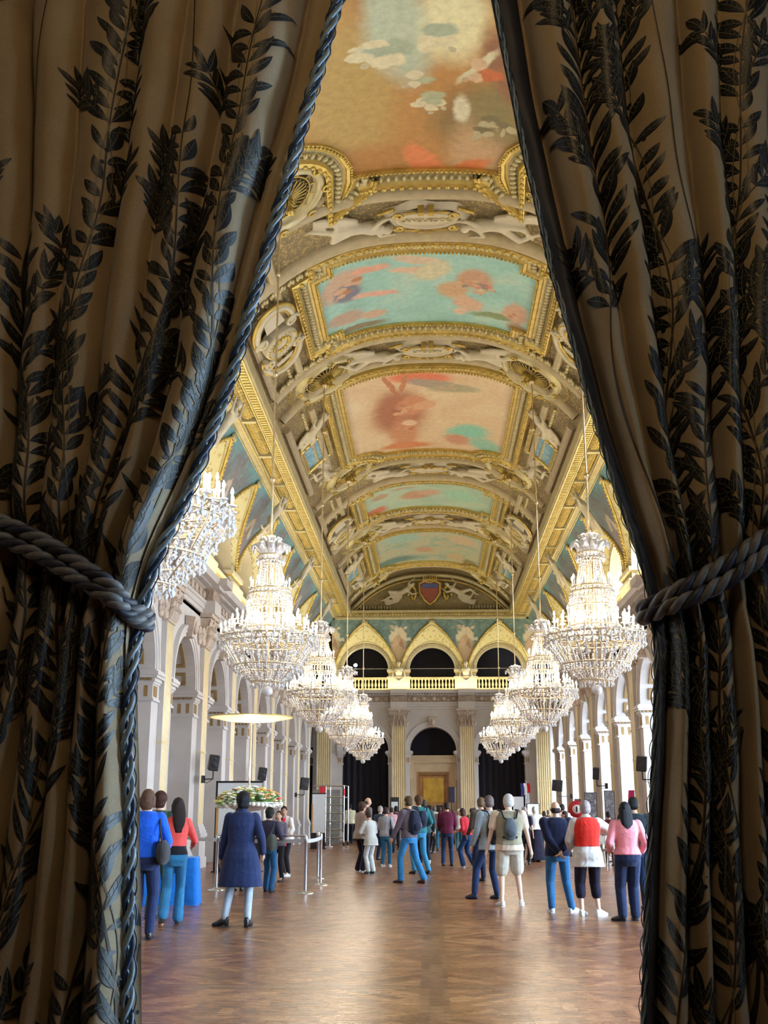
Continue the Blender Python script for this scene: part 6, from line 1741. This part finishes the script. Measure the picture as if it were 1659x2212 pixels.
# easel notice by the far door
p0 = on_y(843, 1722, 56); p1 = on_y(862, 1750, 56)
t = thing('easel', 'black easel board with a white notice left of the far doorway', 'easel', ((p0.x+p1.x)/2, 56, 0), 0); w = (p1.x-p0.x)/2
m = MB(); m.box(-w, w, -.02, .02, p1.z-.3, p0.z); m.tube([(-w,0,0),(-w*.7,0,p0.z)], .02, 5); m.tube([(w,0,0),(w*.7,0,p0.z)], .02, 5); m.tube([(0,.5,0),(0,.03,p0.z)], .02, 5); m.build('easel_frame', [M['black']], t)
m = MB(); m.box(-w*.75, w*.75, -.03, -.02, p1.z-.05, p0.z-.22); m.build('notice', [M['boardwhite']], t)
# loudspeaker column right of the far door
p = on_y(976, 1700, 58); t = thing('column_loudspeaker', 'tall dark loudspeaker right of the far doorway', 'loudspeaker', (p.x, 58, 0), 0)
m = MB(); m.bbox(-.17, .17, -.15, .15, p.z-.75, p.z, .02); m.build('cabinet', [plainc((.02,.02,.05))], t); m = MB(); m.tube([(0,0,0),(0,0,p.z-.7)], .03, 8)
for a in range(3): m.tube([(0,0,.5),(.4*math.cos(a*2.1),.4*math.sin(a*2.1),.0)], .015, 5)
m.build('tripod', [M['black']], t)
# green exit signs hung on the right jambs
M['greenlit'] = emit('green_sign_light', (.05,.8,.35), 1.4)
for (px, py, nm) in ((1348, 1700, 'small white exit sign with green symbols left of the nearest right pilaster'), (1243, 1713, 'small green exit sign farther along the right wall')):
    p = on_x(px, py, 7.3); t = thing('exit_sign', nm, 'sign', p, 0)
    m = MB(); m.box(-.28, .28, 0, .04, -.09, .09); m.build('sign_plate', [M['white']], t)
    m = MB(); m.box(.08, .24, -.01, 0, -.06, .06); m.box(-.2, -.12, -.01, 0, -.01, .02); m.ell((-.15,-.008,.05), (.02,.006,.02), 8, 5); m.tube([(-.15,-.006,.03),(-.14,-.006,-.02),(-.19,-.006,-.06)], .012, 5); m.tube([(-.14,-.006,-.02),(-.10,-.006,-.04),(-.11,-.006,-.07)], .012, 5); m.tube([(-.19,-.006,.02),(-.10,-.006,.0)], .009, 5)
    m.build('green_symbol', [M['greenlit']], t)
    m = MB(); m.tube([(-.2,.02,.09),(-.2,.02,.5)], .006, 4); m.tube([(.2,.02,.09),(.2,.02,.5)], .006, 4); m.box(-.28,.28,.0,.04,.5,.54); m.build('hanger', [M['steel']], t)

# rope-barrier posts
tops = {}
def post(px, py, label):
    p = on_floor(px, py); t = thing('stanchion', label, 'barrier post', p, 0, None)
    m = MB(); m.lathe([(.17,0),(.17,.012),(.12,.03),(.035,.045),(.03,.05)], 24); m.build('base', [M['steel']], t)
    m = MB(); m.lathe([(.03,.04),(.03,.90),(.036,.91),(.036,1.02),(.03,1.04),(.01,1.045)], 16); m.build('pole', [M['steel']], t); return p, t
pA, tA = post(466, 1923, 'steel barrier post left of the navy coat')
pB, tB = post(659, 1930, 'steel barrier post at the right corner of the barrier, nearest the camera')
pC, tC = post(692, 1912, 'steel barrier post just right of the corner one')
pD, tD = post(388, 1905, 'steel barrier post behind the coral sweater')
pE, tE = post(712, 1829, 'thin steel barrier post in front of the scaffold tower')
pF, tF = post(686, 1898, 'steel barrier post behind the two right-hand ones')
M['belt'] = plain('pale_grey_barrier_belt', (.55,.57,.60), .6)
for a, b, t in ((pD, pA, tD), (pA, pB, tA), (pB, pC, tB), (pC, pF, tC)):
    m = MB(); d = Vector(b)-Vector(a)
    for z0 in (.95,):
        rings = []
        for k in range(9):
            s_ = k/8; c = d*s_; sag = -.02*math.sin(PI*s_); n = Vector((-d.y, d.x, 0)).normalized()*.004
            rings.append([tuple(c + n + Vector((0,0,z0-.035+sag))), tuple(c - n + Vector((0,0,z0-.035+sag))), tuple(c - n + Vector((0,0,z0+.035+sag))), tuple(c + n + Vector((0,0,z0+.035+sag)))])
        m.loft(rings, 0, False, True)
    m.build('belt', [M['belt']], t)
m = MB(); d = Vector(pB)-Vector(pA); m.tube([(0,0,1.04), tuple(d + Vector((0,0,1.04)))], .02, 8); m.build('top_rail', [M['steel']], tA)

# flower stand with a shallow reflector disc on its pole
fy = 24.0; pc = on_y(538, 1722, fy); dz_ = on_y(530, 1556, fy).z
t = thing('flower_stand', 'tall pole with a glowing flat disc above and a bowl of white and yellow flowers', 'flower stand', (pc.x, fy, 0), 0)
m = MB(); m.lathe([(.3,0),(.3,.02),(.04,.05),(.02,.1),(.02,dz_)], 16); m.build('pole', [M['goldpale']], t)
M['disc'] = NT('frosted_disc').set(.3, 0, .5, Transmission_Weight=.3).mat; M['disc'].node_tree.nodes['Principled BSDF'].inputs['Base Color'].default_value = (.95,.82,.55,1)
m = MB(); m.lathe([(.03,dz_-.05),(.5,dz_-.02),(.86,dz_+.05),(.88,dz_+.07),(.5,dz_+.02),(.03,dz_)], 40); m.build('disc', [M['disc']], t)
m = MB(); m.tube([(.89*math.cos(2*PI*k/36), .89*math.sin(2*PI*k/36), dz_+.06) for k in range(36)], .012, 5, 0, True, False, None, True)
for k in range(12): m.tube([(.03*math.cos(k*PI/6), .03*math.sin(k*PI/6), dz_+.02),(.88*math.cos(k*PI/6), .88*math.sin(k*PI/6), dz_+.06)], .006, 4)
m.build('disc_rim', [M['gold']], t)
m = MB(); m.lathe([(.02,pc.z-.30),(.3,pc.z-.26),(.62,pc.z-.12),(.64,pc.z-.1),(.3,pc.z-.2)], 28); m.build('bowl', [M['white']], t)
rf = random.Random(5)
g = MB(); fl = {'w': MB(), 'y': MB(), 'r': MB(), 'o': MB()}
for k in range(230):
    r_ = .70*math.sqrt(rf.random()); a = rf.uniform(0, 2*PI); hgt = .22*(1-(r_/.75)**2) + rf.uniform(-.1,.08); x, y, z = r_*math.cos(a), r_*math.sin(a), pc.z-.08+hgt
    g.tube([(x*.6, y*.6, pc.z-.2), (x, y, z)], .006, 4)
    for q in range(2): an = rf.uniform(0, 6); g.ell((x+.05*math.cos(an), y+.05*math.sin(an), z-.04), (.05,.03,.012), 6, 4, 0, None)
    kind = rf.choice('wwwyw') if rf.random() > .12 else rf.choice('ro')
    if x > .2 and rf.random() < .3: kind = rf.choice('yo')
    f = fl[kind]
    for q in range(6):
        an = q*PI/3 + rf.random(); tx = .045*math.cos(an); ty_ = .045*math.sin(an)
        f.ell((x+tx*.7, y+ty_*.7, z+.012), (.03,.03,.018), 6, 4)
    f.ell((x, y, z+.02), (.018,.018,.018), 6, 4)
for k in range(44):
    a = 2*PI*k/44; fl['w'].ell((.66*math.cos(a), .66*math.sin(a), pc.z-.16+rf.uniform(-.03,.03)), (.06,.06,.05), 7, 5)
o = g.build('leaves', [plain('flower_leaves', (.18,.34,.08), .6, 0, .3, 10)], t)
for kk, c, nm in (('w',(.80,.80,.74),'white_flowers'),('y',(.78,.76,.25),'yellow_flowers'),('r',(.75,.10,.08),'red_flowers'),('o',(.80,.40,.12),'orange_flowers')):
    o = fl[kk].build(nm, [plain('petals_'+nm, c, .6, 0, .08)], t); o['kind'] = 'stuff'
l_ = bpy.data.lights.new('disc_lamp', 'SPOT'); l_.energy = 350; l_.color = (1,.9,.65); l_.spot_size = 1.3; l_.shadow_soft_size = .05
lo_ = bpy.data.objects.new('disc_lamp', l_); COL.objects.link(lo_); lo_.location = (pc.x+.04, fy-.05, pc.z+.35); lo_.rotation_euler = (PI,0,0)
# blue-draped table behind the coral sweater
p = on_floor(413, 1956); t = thing('draped_table', 'table covered to the floor in bright blue cloth at the left edge of the hall', 'table', (p.x-.85, p.y+.35, 0), .12)
m = MB(); prof = []
N_ = 120
def rect(q, w, d, e):
    s_ = q*4; k = int(s_) % 4; u = s_-int(s_)
    c = [(-w,-d),(w,-d),(w,d),(-w,d)]; a, b = c[k], c[(k+1)%4]; x, y = lerp(a[0],b[0],u), lerp(a[1],b[1],u)
    n = [(0,-1),(1,0),(0,1),(-1,0)][k]; wv = e*math.sin(q*110); return (x+n[0]*wv, y+n[1]*wv)
rings = []
for z, gsz, e in ((.0,.04,.022),(.3,.02,.016),(.70,.0,.004),(.745,-.01,0)):
    rings.append([rect(k/N_, .85+gsz, .38+gsz, e) + (z,) for k in range(N_)])
m.loft(rings, 0, True, True); m.build('tablecloth', [cloth((.01,.16,.58))], t)
m = MB(); m.box(-.83,.83,-.36,.36,.70,.735)
for sx_ in (-1,1):
    for sy_ in (-1,1): m.box(sx_*.75-.02, sx_*.75+.02, sy_*.3-.02, sy_*.3+.02, 0, .7)
m.build('table_frame', [M['steel']], t)
# scaffold tower
fyv = 53.0; a = on_y(704, 1697, fyv); b = on_y(749, 1697, fyv); H_ = a.z
t = thing('scaffold_tower', 'aluminium scaffold tower with rungs against the left black drape', 'scaffold', ((a.x+b.x)/2, fyv, 0), 0); w = (b.x-a.x)/2
m = MB()
for x in (-w, w-.12):
    m.tube([(x,0,.12),(x,0,H_)], .03, 8)
for x in (-w+.12, w): m.tube([(x,1.0,.12),(x,1.0,H_)], .03, 8)
m.build('uprights', [M['steel']], t)
for z in np.linspace(.35, H_-.5, 6):
    m = MB(); m.tube([(-w,0,z),(w-.12,0,z)], .03, 8); m.build('rung', [M['steel']], t)
m = MB()
for z in (H_, H_-.02):
    m.tube([(-w-.55,0,z),(w-.12,0,z)], .03, 8); 
m.tube([(w-.12,0,H_),(w,1.0,H_)], .025, 8); m.tube([(-w,0,H_),(-w+.12,1.0,H_)], .025, 8); m.tube([(-w,0,H_-.52),(w-.12,0,H_-.52)], .03, 8); m.tube([(w-.12,0,H_-.52),(w,1,H_-.52)], .025, 8)
m.build('guard_rail', [M['steel']], t)
m = MB(); m.tube([(w-.12,0,H_-.45),(w-.12,0,H_-.15)], .045, 8); m.box(-w-.3,-w-.02,-.03,.02,H_-.45,H_-.05); m.build('red_sleeve', [M['red']], t)
for x, y in ((-w,0),(w-.12,0),(-w+.12,1),(w,1)):
    m = MB(); m.lathe([(.01,-.04),(.08,-.04),(.08,.04),(.01,.04)], 14, (0,0,0), 0, True, Matrix.Translation((x,y,.08)) @ Matrix.Rotation(PI/2,4,'Y')); m.build('castor', [M['black']], t)
# printed masonry backdrop behind the tower
tt = NT('printed_grey_masonry'); co = tt.coord('Object'); mp = tt.n('ShaderNodeMapping'); mp.inputs['Rotation'].default_value = (PI/2,0,0); tt.l(co, mp.inputs[0])
bk = tt.n('ShaderNodeTexBrick'); bk.inputs['Scale'].default_value = 2.2; bk.inputs['Color1'].default_value = (.20,.20,.19,1); bk.inputs['Color2'].default_value = (.10,.10,.12,1); bk.inputs['Mortar'].default_value = (.03,.03,.03,1); tt.l(mp.outputs[0], bk.inputs['Vector'])
nn = tt.noise(co, 5, 4); tt.base(tt.mix(nn.outputs[0], bk.outputs[0], (.30,.29,.26))); tt.set(.8)
a = on_y(676, 1706, 56); b = on_y(735, 1706, 56)
t = thing('backdrop_panel', 'standing panel printed with grey stone masonry behind the scaffold tower', 'display board', ((a.x+b.x)/2, 56, 0), 0); w = (b.x-a.x)/2
m = MB(); m.box(-w, w, 0, .08, 0, a.z); m.build('printed_face', [tt.mat], t); m = MB(); m.box(-w,-w+.05,.08,.9,0,.05); m.box(w-.05,w,.08,.9,0,.05); m.build('feet', [M['black']], t)
# chairs on the right
def chair(px, py, rz, label):
    p = on_floor(px, py); t = thing('chair', label, 'chair', p, rz, 'white chairs on the right side')
    for sx_ in (-1, 1):
        m = MB(); m.tube([(sx_*.21,-.2,0),(sx_*.22,-.2,.45)], .016, 6); m.build('leg', [M['white']], t)
        m = MB(); m.tube([(sx_*.21,.22,0),(sx_*.2,.2,.45),(sx_*.2,.26,.9)], .016, 6); m.build('leg', [M['white']], t)
        m = MB(); m.tube([(sx_*.24,-.18,.45),(sx_*.25,-.18,.66),(sx_*.25,.2,.68)], .014, 6); m.build('armrest', [M['white']], t)
    m = MB(); m.bbox(-.24,.24,-.23,.23,.43,.49,.02); m.build('seat', [cloth((.22,.22,.22))], t)
    m = MB(); m.bbox(-.21,.21,.22,.26,.60,.92,.015); m.build('backrest', [M['white']], t)
chair(1318, 1873, .2, 'white chair with grey seat between the red pullover and the pink sweater')
chair(1337, 1880, .9, 'white chair just left of the pink sweater, turned sideways')
# gallery floodlight
p = on_y(768, 1437, Y1+.35); t = thing('floodlight', 'small glaring floodlight in the left gallery arch', 'lamp', p, 0)
m = MB(); m.lathe([(.02,.16),(.07,.14),(.11,.0)], 14, (0,0,0), 0, True, Matrix.Rotation(-PI/2-.2,4,'X')); m.tube([(0,.08,0),(0,.08,.35-p.z+9.28+0)], .015, 5); m.build('housing', [M['black']], t)
M['flood'] = emit('floodlight_face', (.9,.95,1), 200); m = MB(); m.lathe([(.001,.005),(.10,.0)], 16, (0,0,0), 0, True, Matrix.Rotation(-PI/2-.2,4,'X')); m.build('lamp_face', [M['flood']], t)
# ------------------------------------------------------------------ light
def area(name, loc, rot, sx, sy, en, col, shape='RECTANGLE', spread=None):
    l = bpy.data.lights.new(name, 'AREA'); l.shape = shape; l.size = sx; l.size_y = sy; l.energy = en; l.color = col
    if spread: l.spread = spread
    o = bpy.data.objects.new(name, l); COL.objects.link(o); o.location = loc; o.rotation_euler = rot; return o
w = bpy.data.worlds.new('sky'); scene.world = w; w.use_nodes = True
bg = w.node_tree.nodes['Background']; bg.inputs[0].default_value = (.72,.86,1,1); bg.inputs[1].default_value = 7.0
s = bpy.data.lights.new('daylight', 'SUN'); s.energy = 26.0; s.angle = math.radians(70); s.color = (.75,.87,1)
so = bpy.data.objects.new('daylight', s); COL.objects.link(so); so.rotation_euler = Vector((-1, .35, -.45)).to_track_quat('-Z', 'Y').to_euler()
# lamps hidden on the cornice ledge shine up into the coves
for sg in (-1, 1):
    for k in range(4):
        y = 16 + 13*k
        area('cornice_lamp', (sg*6.15, y, 8.12), (0, PI - sg*.25, 0), .15, 12.5, 190, (1,.88,.50))
area('cornice_lamp', (0, Y1-.45, 8.12), (PI - .2, 0, 0), 11.5, .15, 150, (1,.9,.52))
# daylight through the windows nearest the doorway
for k in (10, 11, 12):
    area('window_daylight', (XW+DEP+.6, bay_y[k], 3.1), (0, PI/2, 0), 5.4, 2.5, 1350, (.42,.70,1))
# dim vestibule: one warm ceiling lamp behind the camera and a cool lamp added on its right to light the curtain folds
area('vestibule_lamp', (0, .5, 4.9), (.5, 0, 0), .8, .8, 20, (1,.72,.40))
area('vestibule_side_fill', (2.9, 1.9, 2.6), (0, PI/2, 0), 3.0, .7, 8, (.50,.75,1), 'RECTANGLE', math.radians(120))

# ------------------------------------------------------------------ camera
cam = bpy.data.cameras.new('camera'); cam.sensor_fit = 'VERTICAL'; cam.sensor_height = 36; cam.lens = F/2212*36; cam.clip_end = 200
co = bpy.data.objects.new('camera', cam); COL.objects.link(co); co.location = CAM; co.rotation_euler = (PI/2 + PITCH, 0, YAW)
scene.camera = co
scene.view_settings.view_transform = 'Standard'; scene.view_settings.look = 'None'; scene.view_settings.gamma = 1
scene.view_settings.use_curve_mapping = False; scene.view_settings.exposure = 0.0
scene.cycles.use_denoising = True; scene.cycles.max_bounces = 7; scene.cycles.diffuse_bounces = 3; scene.cycles.glossy_bounces = 3; scene.cycles.transmission_bounces = 5
scene.cycles.sample_clamp_indirect = 6; scene.cycles.caustics_reflective = False; scene.cycles.caustics_refractive = False
